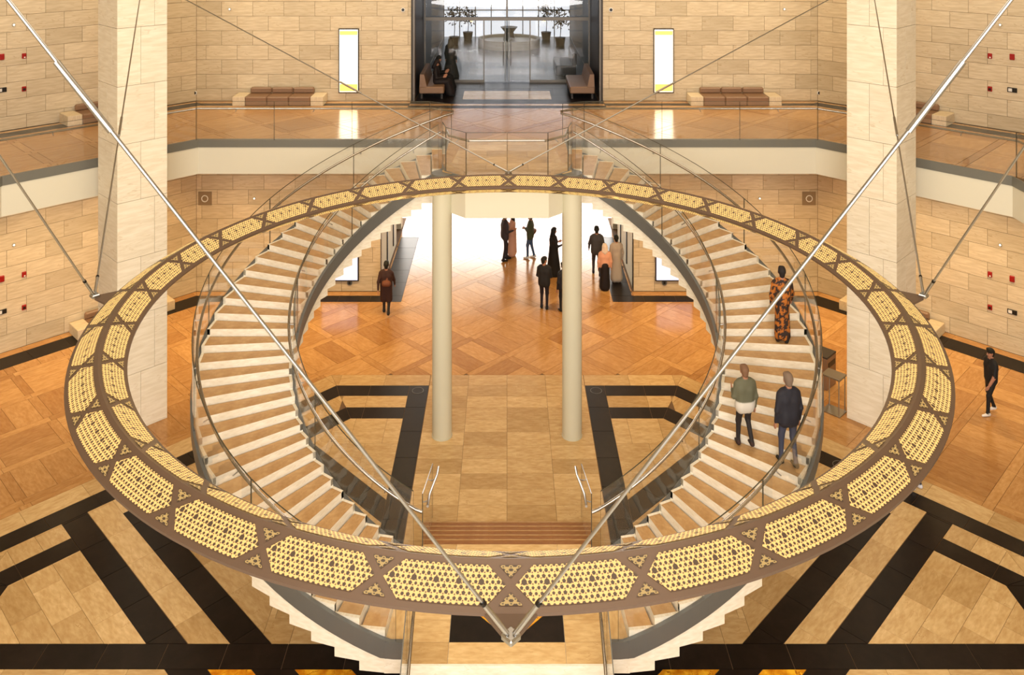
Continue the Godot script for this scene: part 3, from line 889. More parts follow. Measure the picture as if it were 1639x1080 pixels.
func pane_between(parent: Node3D, a: Vector3, b: Vector3, h0a: float, h1a: float, h0b: float, h1b: float, called := "glass_pane") -> void:
	# upright pane from plan point a to b; the numbers are the lower and upper edge at each end
	var d := (b - a)
	d.y = 0
	d = d.normalized()
	var n := Vector3(-d.z, 0, d.x) * 0.008
	var st := begin()
	var f := func(p: Vector3, y: float) -> Vector3: return Vector3(p.x, y, p.z)
	hexa(st, [f.call(a - n, h0a), f.call(b - n, h0b), f.call(b + n, h0b), f.call(a + n, h0a), f.call(a - n, h1a), f.call(b - n, h1b), f.call(b + n, h1b), f.call(a + n, h1a)])
	var pane := part(called, done(st), M.glass, parent)
	var se := begin()
	hexa(se, [f.call(a - n, h1a), f.call(b - n, h1b), f.call(b + n, h1b), f.call(a + n, h1a), f.call(a - n, h1a + 0.008), f.call(b - n, h1b + 0.008), f.call(b + n, h1b + 0.008), f.call(a + n, h1a + 0.008)])
	for e in [[a, h0a, h1a, d], [b, h0b, h1b, -d]]:
		var p: Vector3 = e[0]
		var q: Vector3 = p + e[3] * 0.005
		hexa(se, [f.call(p - n, e[1]), f.call(q - n, e[1]), f.call(q + n, e[1]), f.call(p + n, e[1]), f.call(p - n, e[2]), f.call(q - n, e[2]), f.call(q + n, e[2]), f.call(p + n, e[2])])
	part("polished_edge", done(se), M.glass_edge, pane)

func make_landing() -> void:
	var t := thing("stair_landing", "low stone landing between the curved stairs with short flights fore and aft", "landing")
	var zf := CZ - RO        # near edge of the curved part
	var zb := CZ - RI
	var zn := 14.10
	part("platform", prism([Vector2(-1.66, zf), Vector2(-1.62, zf), Vector2(-1.62, zn), Vector2(1.62, zn), Vector2(1.62, zf), Vector2(2.04, zf), Vector2(2.04 - 0.15, zb), Vector2(1.62, zb), Vector2(1.62, 16.8), Vector2(-1.62, 16.8), Vector2(-1.62, zb), Vector2(-2.04 + 0.15, zb), Vector2(-2.04, zf)], HL - 0.55, HL - 0.02), M.white_stone, t)
	for s: float in [-1.0, 1.0]:
		var st := begin()
		for q in [[zf - 0.07, zf], [zb, zb + 0.07]]:
			add_box(st, V(1.80 * s, HL - 0.115, (q[0] + q[1]) / 2.0), Vector3(0.44, 0.27, 0.07))
		part("edge_band", done(st), M.grey_metal, t)
	var star := PackedVector2Array([Vector2(-0.96, 14.54), Vector2(0.96, 14.54), Vector2(0.96, 16.46), Vector2(-0.96, 16.46)])
	var diamond := PackedVector2Array([Vector2(0.08, 14.545), Vector2(0.955, 15.42), Vector2(0.08, 16.295), Vector2(-0.795, 15.42)])
	var inner := PackedVector2Array([Vector2(0.08, 14.83), Vector2(0.67, 15.42), Vector2(0.08, 16.01), Vector2(-0.51, 15.42)])
	for row in [[zn + 0.02, 14.54, [-1.6, -0.96, 0.96, 1.6]], [14.54, 15.0, [-1.6, -0.96]], [15.0, 15.5, [-1.6, -0.96]], [15.5, 16.0, [-1.6, -0.96]], [16.0, 16.46, [-1.6, -0.96]], [14.54, 15.0, [0.96, 1.6]], [15.0, 15.5, [0.96, 1.6]], [15.5, 16.0, [0.96, 1.6]], [16.0, 16.46, [0.96, 1.6]], [16.46, 16.8, [-1.6, -0.96, 0.96, 1.6]]]:
		var xs: Array = row[2]
		for i in xs.size() - 1:
			piece(PackedVector2Array([Vector2(xs[i], row[0]), Vector2(xs[i + 1], row[0]), Vector2(xs[i + 1], row[1]), Vector2(xs[i], row[1])]), t, "paving_slab", "tan", 6, HL, Vector2(1, 0))
	piece(star, t, "black_slab", "black", 3, HL, Vector2(1, 0), 0.003, [diamond])
	for k in 4:
		piece(PackedVector2Array([diamond[k], diamond[(k + 1) % 4], inner[(k + 1) % 4], inner[k]]), t, "onyx_slab", "onyx", 3, HL, Vector2(1, 1))
	piece(inner, t, "paving_slab", "tan", 6, HL, Vector2(1, 1).normalized())
	for s: float in [-1.0, 1.0]:
		piece(mir([[1.6, zf + 0.01], [2.02, zf + 0.01], [1.88, zb - 0.01], [1.6, zb - 0.01]], s), t, "paving_slab", "tan", 6, HL, Vector2(0, 1))
	# flight going away, down to the aisle
	for k in 6:
		var y := HL - RISE * k
		var z0 := 16.8 + 0.35 * (k - 1) if k > 0 else 16.8
		if k == 0:
			continue
		var step := part("step", box(Vector3(3.2, RISE, 0.36)), M.tread_brown, t, V(0, y - RISE / 2, z0 + 0.175))
		part("nosing", box(Vector3(3.2, 0.02, 0.035)), M.tread, step, Vector3(0, RISE / 2 - 0.008, -0.165))
	part("step", box(Vector3(3.2, RISE, 0.06)), M.tread_brown, t, V(0, HL - RISE / 2 - 0.02, 16.80))
	# flight going towards the viewer
	for k in 6:
		var y := HL - RISE * (k + 1)
		if y < 0.02:
			continue
		var step := part("step", box(Vector3(3.24, RISE * 0.98, 0.36)), M.white_stone, t, V(0, y - RISE / 2, zn - 0.35 * k - 0.175))
		part("tread", box(Vector3(3.1, 0.02, 0.30)), M.tread, step, Vector3(0, RISE / 2 - 0.006, -0.0))
	part("front_riser", box(Vector3(3.24, RISE + 0.02, 0.04)), M.white_stone, t, V(0, HL - RISE / 2 - 0.01, zn))
	# glass sides and rails of both short flights
	for s: float in [-1.0, 1.0]:
		var x := 1.60 * s
		pane_between(t, V(x, 0, 16.62), V(x, 0, 18.9), HL - 0.1, HL + 1.08, 0.0, 1.16)
		pane_between(t, V(x, 0, 14.5), V(x, 0, 14.05), HL - 0.2, HL + 1.08, HL - 0.2, HL + 1.08)
		pane_between(t, V(x, 0, 14.03), V(x, 0, 12.2), HL - 0.2, HL + 1.08, 0.0, 1.1)
		var xr := 1.50 * s
		part("handrail", tube([V(xr, HL + 0.86, 16.6), V(xr, HL + 0.84, 16.95), V(xr, 0.98, 18.8), V(xr, 0.9, 19.2)], 0.026), M.steel, t)
		part("handrail", tube([V(xr, HL + 0.86, 14.55), V(xr, HL + 0.84, 14.05), V(xr, 0.95, 12.2)], 0.026), M.bronze_rail, t)
		for q in [[16.85, HL + 0.83], [18.4, 1.18], [14.4, HL + 0.84]]:
			part("rail_bracket", tube([V(xr, q[1] - 0.02, q[0]), V(x, q[1] - 0.06, q[0])], 0.011, 6), M.steel, t)

func make_balustrades() -> void:
	for s: float in [-1.0, 1.0]:
		var side := "left" if s < 0 else "right"
		var t := thing("glass_balustrade", "frameless glass balustrade along the upper gallery edge, %s of the stairhead" % side, "balustrade")
		var pts := [Vector2(12.46, 12.0), Vector2(12.46, 21.47), Vector2(8.86, 25.04), Vector2(2.2, 25.04), Vector2(1.56, 24.70)]
		rail_run(t, pts, s, -1.0)
	var c := thing("glass_balustrade", "clear glass balustrade round the projecting landing at the stairhead", "balustrade")
	for s: float in [-1.0, 1.0]:
		rail_run(c, [Vector2(1.66, 22.58), Vector2(1.53, 21.98), Vector2(1.0, 21.47)], s, 1.0)
	pane_between(c, V(-0.99, 0, 21.47), V(0.0, 0, 21.47), H2 - 0.02, H2 + 1.08, H2 - 0.02, H2 + 1.08)
	pane_between(c, V(0.01, 0, 21.47), V(0.99, 0, 21.47), H2 - 0.02, H2 + 1.08, H2 - 0.02, H2 + 1.08)
	part("handrail", tube([V(-0.98, H2 + 0.86, 21.57), V(0.98, H2 + 0.86, 21.57)], 0.026), M.steel, c)

func rail_run(t: Node3D, pts: Array, s: float, inward: float) -> void:
	var path := PackedVector3Array()
	for i in pts.size():
		var a: Vector2 = pts[i]
		var d: Vector2 = ((pts[i + 1] - a) if i + 1 < pts.size() else (a - pts[i - 1])).normalized()
		var n := Vector2(d.y, -d.x) * 0.1 * (1.0 if inward < 0 else 1.0)
		if inward < 0:
			n = Vector2(-d.y, d.x) * -0.1
		path.append(V((a.x + n.x) * s, H2 + 0.86, a.y + n.y))
	var sh := begin(true)
	add_tube(sh, path, 0.03, 8)
	part("handrail", done(sh), M.bronze_rail, t)
	for i in pts.size() - 1:
		var a: Vector2 = pts[i]
		var b: Vector2 = pts[i + 1]
		var n := maxi(1, int(round(a.distance_to(b) / 2.25)))
		for k in n:
			var p := a.lerp(b, (k + 0.003) / n)
			var q := a.lerp(b, (k + 0.997) / n)
			pane_between(t, V(p.x * s, 0, p.y), V(q.x * s, 0, q.y), H2 - 0.02, H2 + 1.08, H2 - 0.02, H2 + 1.08)
			var m := p.lerp(q, 0.5)
			var w := path[i].lerp(path[i + 1], (k + 0.5) / n)
			part("rail_bracket", tube([w + Vector3(0, -0.02, 0), V(m.x * s, H2 + 0.79, m.y)], 0.011, 6), M.steel, t)

# ---------------------------------------------------------------- ring chandelier
func ring_point(r: float, y: float, deg: float) -> Vector3:
	var a := deg_to_rad(deg)
	return Vector3(r * sin(a), y, r * cos(a))

func make_ring() -> void:
	var t := thing("ring_chandelier", "huge ring chandelier of pierced brown metal glowing from inside", "chandelier", V(0.03, RING_H, RING_Z))
	var r_in := 4.99
	var r_mid := 5.31
	var r_out := 5.66
	var hh := 0.185
	var prof := [Vector2(r_mid, hh), Vector2(r_out, 0.012), Vector2(r_out, -0.012), Vector2(r_mid, -hh), Vector2(r_in, -0.012), Vector2(r_in, 0.012), Vector2(r_mid, hh)]
	part("frame", lathe(prof, 160), M.ring_frame, t)
	var step := 360.0 / 32.0
	var faces := [["outer_panel", Vector2(r_mid, hh), Vector2(r_out, 0.012)], ["inner_panel", Vector2(r_mid, hh), Vector2(r_in, 0.012)], ["under_panel", Vector2(r_in, -0.012), Vector2(r_mid, -hh)], ["under_panel", Vector2(r_out, -0.012), Vector2(r_mid, -hh)]]
	for f in faces:
		var a: Vector2 = f[1]
		var b: Vector2 = f[2]
		var d := b - a
		var n := Vector2(-d.y, d.x).normalized()
		if (n.dot((a + b) / 2.0 - Vector2(r_mid, 0))) < 0:
			n = -n
		n *= 0.006
		var v0 := 0.13
		var v1 := 0.87
		var st := begin()
		var seg := 12
		var lo := 0.036
		var hi := 0.964
		var te := 0.15
		var prev: Array = []
		for i in seg + 1:
			var u := float(i) / seg
			if i == 1: u = te
			if i == seg - 1: u = 1.0 - te
			if i > 1 and i < seg - 1: u = lerpf(te, 1.0 - te, float(i - 1) / (seg - 2))
			var k := clampf(minf(u, 1.0 - u) / te, 0.0, 1.0)
			var va := lerpf(0.5, v0, k)
			var vb := lerpf(0.5, v1, k)
			var deg := lerpf(lo, hi, u) * step
			var pa := a + d * va + n
			var pb := a + d * vb + n
			var q := [ring_point(pa.x, pa.y, deg), ring_point(pb.x, pb.y, deg), Vector2(u, (va - v0) / (v1 - v0)), Vector2(u, (vb - v0) / (v1 - v0))]
			if i > 0:
				quad(st, prev[0], q[0], q[1], prev[1], prev[2], q[2], q[3], prev[3])
			prev = q
		var panel := done(st)
		var tris: Array = []
		for up in 2:
			var stt := begin()
			var base := 0.135 if up == 0 else 0.865
			var apex := 0.37 if up == 0 else 0.63
			var hw := 0.088 * step
			var p0 := a + d * base + n
			var p1 := a + d * apex + n
			var tv := [[ring_point(p0.x, p0.y, -hw), Vector2(0, 0)], [ring_point(p0.x, p0.y, hw), Vector2(1, 0)], [ring_point(p1.x, p1.y, 0), Vector2(0.5, 1)]]
			for k in tv:
				stt.set_uv(k[1])
				stt.add_vertex(k[0])
			tris.append(done(stt))
		for k in 32:
			part(f[0], panel, M.lattice, t, Vector3.ZERO, deg_to_rad(step * k))
			for m in tris:
				part("triangle_panel", m, M.lattice_small, t, Vector3.ZERO, deg_to_rad(step * k))
	# brackets with steel nodes and two rods each
	var anchors := [V(7.49, 18.4, 5.01), V(9.2, 11.4, 22.2), V(-9.2, 11.4, 22.2), V(-7.49, 18.4, 5.01)]
	for k in 4:
		var deg := 90.0 * k          # 0 near, 90 right, 180 far, 270 left
		var br := begin()
		var w := 2.3
		var p := [ring_point(r_out - 0.03, -0.02, deg - w), ring_point(r_out - 0.03, -0.02, deg + w), ring_point(r_out + 0.22, -0.012, deg + 0.5), ring_point(r_out + 0.22, -0.012, deg - 0.5)]
		var q: Array = []
		for x in p:
			q.append(x + Vector3(0, 0.03, 0))
		hexa(br, p + q)
		part("bracket", done(br), M.ring_frame, t)
		var node := ring_point(r_out + 0.24, 0.03, deg)
		var cap := part("node_cap", soft_box(Vector3(0.115, 0.05, 0.115), 0.012), M.steel, t, node, deg_to_rad(deg + 45.0))
		cap.set_meta("label", "polished steel node")
		var ends: Array = [[0, 3], [0, 1], [1, 2], [2, 3]][k]
		for e in ends:
			var target: Vector3 = anchors[e] - t.position
			var dir := (target - node).normalized()
			var side := Vector3(dir.x, 0, dir.z).normalized() * 0.03
			var from := node + Vector3(0, 0.03, 0) + side
			var length := from.distance_to(target)
			var rod := part("suspension_rod", tube([from, target], 0.0145), M.steel, t)
			part("end_fitting", tube([from, from + dir * 0.32], 0.021), M.steel, rod)
			part("end_collar", tube([from + dir * 0.30, from + dir * 0.33], 0.024), M.dark_metal, rod)
			var mid := 0.385 * length
			part("turnbuckle", tube([from + dir * (mid - 0.30), from + dir * (mid + 0.30)], 0.024), M.steel, rod)
	for k in 8:
		var l := OmniLight3D.new()
		l.name = "ring_glow"
		l.light_color = Color(1.0, 0.80, 0.50)
		l.light_energy = 0.35
		l.light_size = 0.1
		l.omni_range = 40.0
		l.omni_attenuation = 2.0
		l.shadow_enabled = true
		t.add_child(l, true)
		l.position = ring_point(r_mid, -0.55, 45.0 * k + 22.5)

# ---------------------------------------------------------------- furniture and fittings
func make_bench(label: String, at: Vector3, turn: float) -> void:
	var t := thing("gallery_bench", label, "bench", at, turn, "upholstered benches with stone ends")
	for s: float in [-1.0, 1.0]:
		part("stone_end", soft_box(Vector3(0.42, 0.31, 0.74), 0.012), M.wall2, t, Vector3(1.31 * s, 0.155, 0))
	for k in 3:
		part("seat_cushion", soft_box(Vector3(0.72, 0.30, 0.76), 0.03), M.leather, t, Vector3(-0.73 + 0.73 * k, 0.155, 0.01))
		part("back_cushion", soft_box(Vector3(0.72, 0.20, 0.14), 0.04), M.leather, t, Vector3(-0.73 + 0.73 * k, 0.40, -0.30))

func make_fittings() -> void:
	make_bench("brown upholstered bench with stone ends on upper gallery, left of the doorway", V(-7.68, H2, 29.75), 0.0)
	make_bench("brown upholstered bench with stone ends on upper gallery, right of the doorway", V(7.68, H2, 29.75), 0.0)
	var q := PI / 4
	make_bench("brown upholstered bench behind the column at left, up on the gallery", V(-12.45, H2, 27.85), q)
	make_bench("brown upholstered bench behind the column at right, up on the gallery", V(12.45, H2, 27.85), -q)
	make_bench("brown upholstered bench behind the column at left, down on the floor", V(-12.25, 0, 28.05), q)
	make_bench("brown upholstered bench behind the column at right, down on the floor", V(12.25, 0, 28.05), -q)
	# doorway sofas
	for s: float in [-1.0, 1.0]:
		var t := thing("doorway_sofa", "long taupe sofa against the %s side of the glass doorway" % ("left" if s < 0 else "right"), "sofa", V(2.62 * s, H2, 31.6), -s * PI / 2, "taupe sofas in the doorway recess")
		part("seat", soft_box(Vector3(2.3, 0.24, 0.86), 0.03), M.leather, t, Vector3(0, 0.31, 0))
		var st := begin()
		hexa(st, [Vector3(-1.15, 0.42, -0.16), Vector3(1.15, 0.42, -0.16), Vector3(1.15, 0.42, -0.42), Vector3(-1.15, 0.42, -0.42), Vector3(-1.15, 0.86, -0.26), Vector3(1.15, 0.86, -0.26), Vector3(1.15, 0.86, -0.40), Vector3(-1.15, 0.86, -0.40)])
		part("backrest", done(st), M.leather, t)
		for x in [-1.0, 1.0]:
			for z in [-0.35, 0.35]:
				part("leg", box(Vector3(0.06, 0.20, 0.06)), M.bronze, t, Vector3(x, 0.10, z))
	var ib := thing("lobby_sofa", "black sofa seen through the glass doors at right", "sofa", V(2.35, H2, 36.0), -PI / 2)
	part("seat", soft_box(Vector3(2.2, 0.4, 0.8), 0.03), M.leather_dark, ib, Vector3(0, 0.2, 0))
	part("backrest", soft_box(Vector3(2.2, 0.5, 0.18), 0.04), M.leather_dark, ib, Vector3(0, 0.62, -0.33))
	# lit wall panels
	for s: float in [-1.0, 1.0]:
		var x := -5.445 if s < 0 else 5.39
		var t := thing("light_panel", "tall glowing white wall panel %s of the doorway" % ("left" if s < 0 else "right"), "lamp", V(x, H2 + 0.27, WZ - 0.03), 0.0, "glowing wall panels")
		part("frame", box(Vector3(0.70, 2.22, 0.05)), M.bronze, t, Vector3(0, 1.11, 0.0))
		part("diffuser", box(Vector3(0.63, 2.14, 0.02)), M.light_panel, t, Vector3(0, 1.11, 0.03))
		for y: float in [0.17, 2.05]:
			part("amber_strip", box(Vector3(0.61, 0.14 if y > 1 else 0.24, 0.004)), M.amber_glow, t, Vector3(0, y + 0.02, 0.0425))
		var l := area_light("panel_glow", V(x, H2 + 1.38, WZ - 0.1), Vector3(0, 0, 1), Vector2(0.6, 2.1), Color(1.0, 0.92, 0.78), 2.0)
	# screens in the lower wall
	for s: float in [-1.0, 1.0]:
		var t := thing("wall_screen", "lit display screen on the lower wall at %s, part hidden by stairs" % ("left" if s < 0 else "right"), "screen", V(5.75 * s, 0.42, WZ - 0.03), 0.0, "display screens under the gallery")
		part("bezel", box(Vector3(1.3, 0.96, 0.06)), M.black_plastic, t, Vector3(0, 0.43, 0))
		part("picture", box(Vector3(1.22, 0.88, 0.01)), M.screen, t, Vector3(0, 0.43, 0.034))
		for k in 5:
			part("picture_shape", box(Vector3(0.30 - 0.03 * k, 0.05, 0.004)), M.screen_mark, t, Vector3(-0.1 * s + 0.04 * (k % 2), 0.16 + 0.09 * k, 0.041))
		var d := thing("wall_outlet", "round dark outlet low on the wall under the %s screen" % ("left" if s < 0 else "right"), "outlet", V(5.42 * s, 0.30, WZ - 0.012), 0.0, "round wall outlets")
		part("plate", tube([Vector3(0, 0, -0.01), Vector3(0, 0, 0.02)], 0.09, 20), M.grey_metal, d)
		part("centre", tube([Vector3(0, 0, 0.015), Vector3(0, 0, 0.03)], 0.045, 16), M.black_plastic, d)
		var sp := thing("wall_speaker", "square recessed speaker with round ring under the gallery at %s" % ("left" if s < 0 else "right"), "speaker", V(10.40 * s, 3.2, WZ - 0.012), 0.0, "recessed wall speakers")
		part("panel", box(Vector3(0.46, 0.46, 0.02)), M.grout_light, sp, Vector3(0, 0, 0))
		part("ring", lathe([Vector2(0.09, 0), Vector2(0.09, 0.02), Vector2(0.12, 0.02), Vector2(0.12, 0)], 20), M.white_plastic, sp, Vector3(0, 0, 0.012)).rotation.x = PI / 2
		for p in [[3.58, H2 + 3.13, "above the doorway's"], [11.05 - 0.3, H2 + 0.27, "beside the upper bench at the"]]:
			var dt := thing("wall_detector", "small dark round detector %s %s" % [p[2], "left" if s < 0 else "right"], "detector", V(p[0] * s, p[1], WZ - 0.01), 0.0, "small dark wall detectors")
			part("rim", tube([Vector3(0, 0, -0.01), Vector3(0, 0, 0.025)], 0.075, 16), M.white_plastic, dt)
			part("eye", tube([Vector3(0, 0, 0.02), Vector3(0, 0, 0.04)], 0.05, 16), M.black_plastic, dt)
		for p in [[9.65, 3.2, "under the gallery at"], [9.55, H2 + 3.15, "high on the facing wall at"]]:
			var lt := thing("wall_spotlight", "tiny bright wall light %s %s" % [p[2], "left" if s < 0 else "right"], "lamp", V((8.7 if p[1] < 5 else p[0]) * s, p[1], WZ - 0.01), 0.0, "tiny wall lights")
			part("rim", tube([Vector3(0, 0, -0.01), Vector3(0, 0, 0.02)], 0.045, 14), M.steel, lt)
			part("lens", tube([Vector3(0, 0, 0.015), Vector3(0, 0, 0.028)], 0.028, 14), M.lamp_dot, lt)
	# alarm boxes on the slanting walls
	for s: float in [-1.0, 1.0]:
		var side := "left" if s < 0 else "right"
		var q2 := 1.0 / sqrt(2.0)
		for lev in 2:
			var where := "upper gallery" if lev == 1 else "ground floor"
			var base := H2 if lev == 1 else 0.0
			# [distance along the wall from its corner, height, kind]
			for a in [[5.42, 2.16, 0], [6.02, 2.20, 1], [5.42, 1.17, 2], [6.02, 1.22, 3], [5.70, 3.12, 4]]:
				var p: Vector2 = Vector2(WX, WZ) + Vector2(q2, -q2) * a[0]
				var at := V(p.x * s - q2 * 0.012 * s, base + a[1], p.y - q2 * 0.012)
				var turn := -s * PI / 4
				var kind: int = a[2]
				if kind == 0:
					var t := thing("alarm_sounder", "red alarm sounder with pale dot, %s slanting wall, %s" % [side, where], "alarm", at, turn, "red alarm boxes")
					part("case", soft_box(Vector3(0.12, 0.16, 0.06), 0.012), M.red, t)
					part("lens", box(Vector3(0.04, 0.04, 0.01)), M.white_plastic, t, Vector3(0.01, -0.04, 0.032))
				elif kind == 1:
					var t := thing("alarm_box", "plain red alarm box nearest the edge, %s slanting wall, %s" % [side, where], "alarm", at, turn, "red alarm boxes")
					part("case", soft_box(Vector3(0.13, 0.18, 0.07), 0.012), M.red, t)
					part("cover", box(Vector3(0.09, 0.12, 0.01)), M.red, t, Vector3(0, 0, 0.037))
				elif kind == 2:
					var t := thing("call_point", "dark red call point under the sounder, %s slanting wall, %s" % [side, where], "alarm", at, turn, "red call points")
					part("case", soft_box(Vector3(0.12, 0.15, 0.05), 0.01), M.red, t)
					part("window", box(Vector3(0.07, 0.07, 0.01)), M.black_plastic, t, Vector3(0, -0.01, 0.027))
				elif kind == 3:
					var t := thing("switch_plate", "black and white switch plate, %s slanting wall, %s" % [side, where], "switch", at, turn, "switch plates")
					part("plate", soft_box(Vector3(0.26, 0.14, 0.03), 0.008), M.black_plastic, t)
					part("rocker", box(Vector3(0.10, 0.09, 0.01)), M.white_plastic, t, Vector3(-0.05, 0, 0.018))
				else:
					var t := thing("wall_spotlight", "tiny bright wall light on the %s slanting wall, %s" % [side, where], "lamp", at, turn, "tiny wall lights")
					part("rim", tube([Vector3(0, 0, -0.01), Vector3(0, 0, 0.02)], 0.045, 14), M.steel, t)
					part("lens", tube([Vector3(0, 0, 0.015), Vector3(0, 0, 0.028)], 0.028, 14), M.lamp_dot, t)
	# bin and steel stand beside the column at right
	var bin := thing("litter_bin", "brown litter bin with dark slot beside the staircase at right", "bin", V(8.72, 0, 24.3), PI / 4)
	part("body", soft_box(Vector3(0.55, 0.85, 0.55), 0.012), M.leather, bin, Vector3(0, 0.425, 0))
	part("slot", box(Vector3(0.40, 0.13, 0.02)), M.black_plastic, bin, Vector3(0, 0.66, 0.275))
	part("lid", soft_box(Vector3(0.56, 0.05, 0.56), 0.01), M.bronze, bin, Vector3(0, 0.875, 0))
	var stand := thing("steel_stand", "bare steel stand with flat top next to the column at right", "stand", V(8.55, 0, 22.95), PI / 4)
	part("top", soft_box(Vector3(0.42, 0.05, 0.5), 0.01), M.steel, stand, Vector3(0, 0.95, 0))
	for x in [-0.18, 0.18]:
		for z in [-0.21, 0.21]:
			part("leg", tube([Vector3(x, 0, z), Vector3(x, 0.93, z)], 0.016, 8), M.steel, stand)
	part("foot_plate", box(Vector3(0.42, 0.02, 0.5)), M.steel, stand, Vector3(0, 0.01, 0))
	# fountain and plants seen through the doors
	var f := thing("fountain_basin", "pale round fountain basin behind the glass doors", "fountain", V(0.1, H2, 42.6))
	part("basin", lathe([Vector2(0.0, 0.0), Vector2(1.5, 0.0), Vector2(1.5, 0.42), Vector2(1.35, 0.42), Vector2(1.3, 0.3), Vector2(0.0, 0.3)], 40), M.white_stone, f)
	part("pedestal", lathe([Vector2(0.30, 0.3), Vector2(0.22, 0.7), Vector2(0.42, 0.95), Vector2(0.34, 0.95), Vector2(0.0, 0.85)], 24), M.band, f)
	var spots := [Vector3(-2.6, 43.2, 1.5), Vector3(-2.0, 44.9, 1.2), Vector3(2.0, 44.9, 1.5), Vector3(2.6, 42.9, 1.3)]
	var words := ["tall dark potted shrub at far left behind the glass doors", "smaller dark potted shrub between the tall shrub and the fountain", "tall dark potted shrub just right of the fountain", "dark potted shrub at far right behind the black sofa"]
	for i in 4:
		var p := thing("potted_shrub", words[i], "plant", V(spots[i].x, H2, spots[i].y), 0.0, "dark shrubs behind the glass doors")
		part("pot", lathe([Vector2(0.0, 0.0), Vector2(0.2, 0.0), Vector2(0.26, 0.4), Vector2(0.23, 0.4), Vector2(0.0, 0.36)], 20), M.bronze, p)
		part("stem", tube([Vector3(0, 0.35, 0), Vector3(0.03, 0.8, 0.02), Vector3(0, spots[i].z, 0)], 0.02, 6), M.bronze, p)
		var st := begin()
		for k in 130:
			var c := Vector3(clampf(rng.randfn() * 0.22, -0.42, 0.42), spots[i].z + clampf(rng.randfn() * 0.26, -0.5, 0.5), clampf(rng.randfn() * 0.22, -0.42, 0.42))
			var u := Vector3(rng.randfn(), rng.randfn(), rng.randfn()).normalized() * 0.12
			var v := u.cross(Vector3(rng.randfn(), rng.randfn(), rng.randfn())).normalized() * 0.035
			tri(st, c - u, c + v, c + u)
			tri(st, c - u, c + u, c - v)
		part("foliage", done(st), M.leaf, p).set_meta("kind", "stuff")

func make_lamps() -> void:
	# downlights in the gallery ceiling that wash the facing wall, and under the gallery
	for s: float in [-1.0, 1.0]:
		for x in [4.6, 7.4, 9.6]:
			spot("wall_washer", V(x * s, 14.2, 28.2), V(x * s, 7.6, 30.2), 34.0, Color(1.0, 0.90, 0.74), 15.0)
		for x in [3.2, 6.0, 8.8]:
			spot("gallery_downlight", V(x * s, 5.5, 27.4), V(x * s, 0, 27.6), 62.0, Color(1.0, 0.84, 0.60), 17.0)
		for u in [2.5, 5.0, 7.5]:
			var q := 1.0 / sqrt(2.0)
			spot("wall_washer", V((WX + u * q - 1.2) * s, 14.2, WZ - u * q - 1.2), V((WX + u * q) * s, 8.0, WZ - u * q), 36.0, Color(1.0, 0.90, 0.74), 9.0)
			spot("gallery_downlight", V((WX + u * q - 1.4) * s, 5.5, WZ - u * q - 1.4), V((WX + u * q - 1.3) * s, 0, WZ - u * q - 1.3), 62.0, Color(1.0, 0.86, 0.64), 13.0)

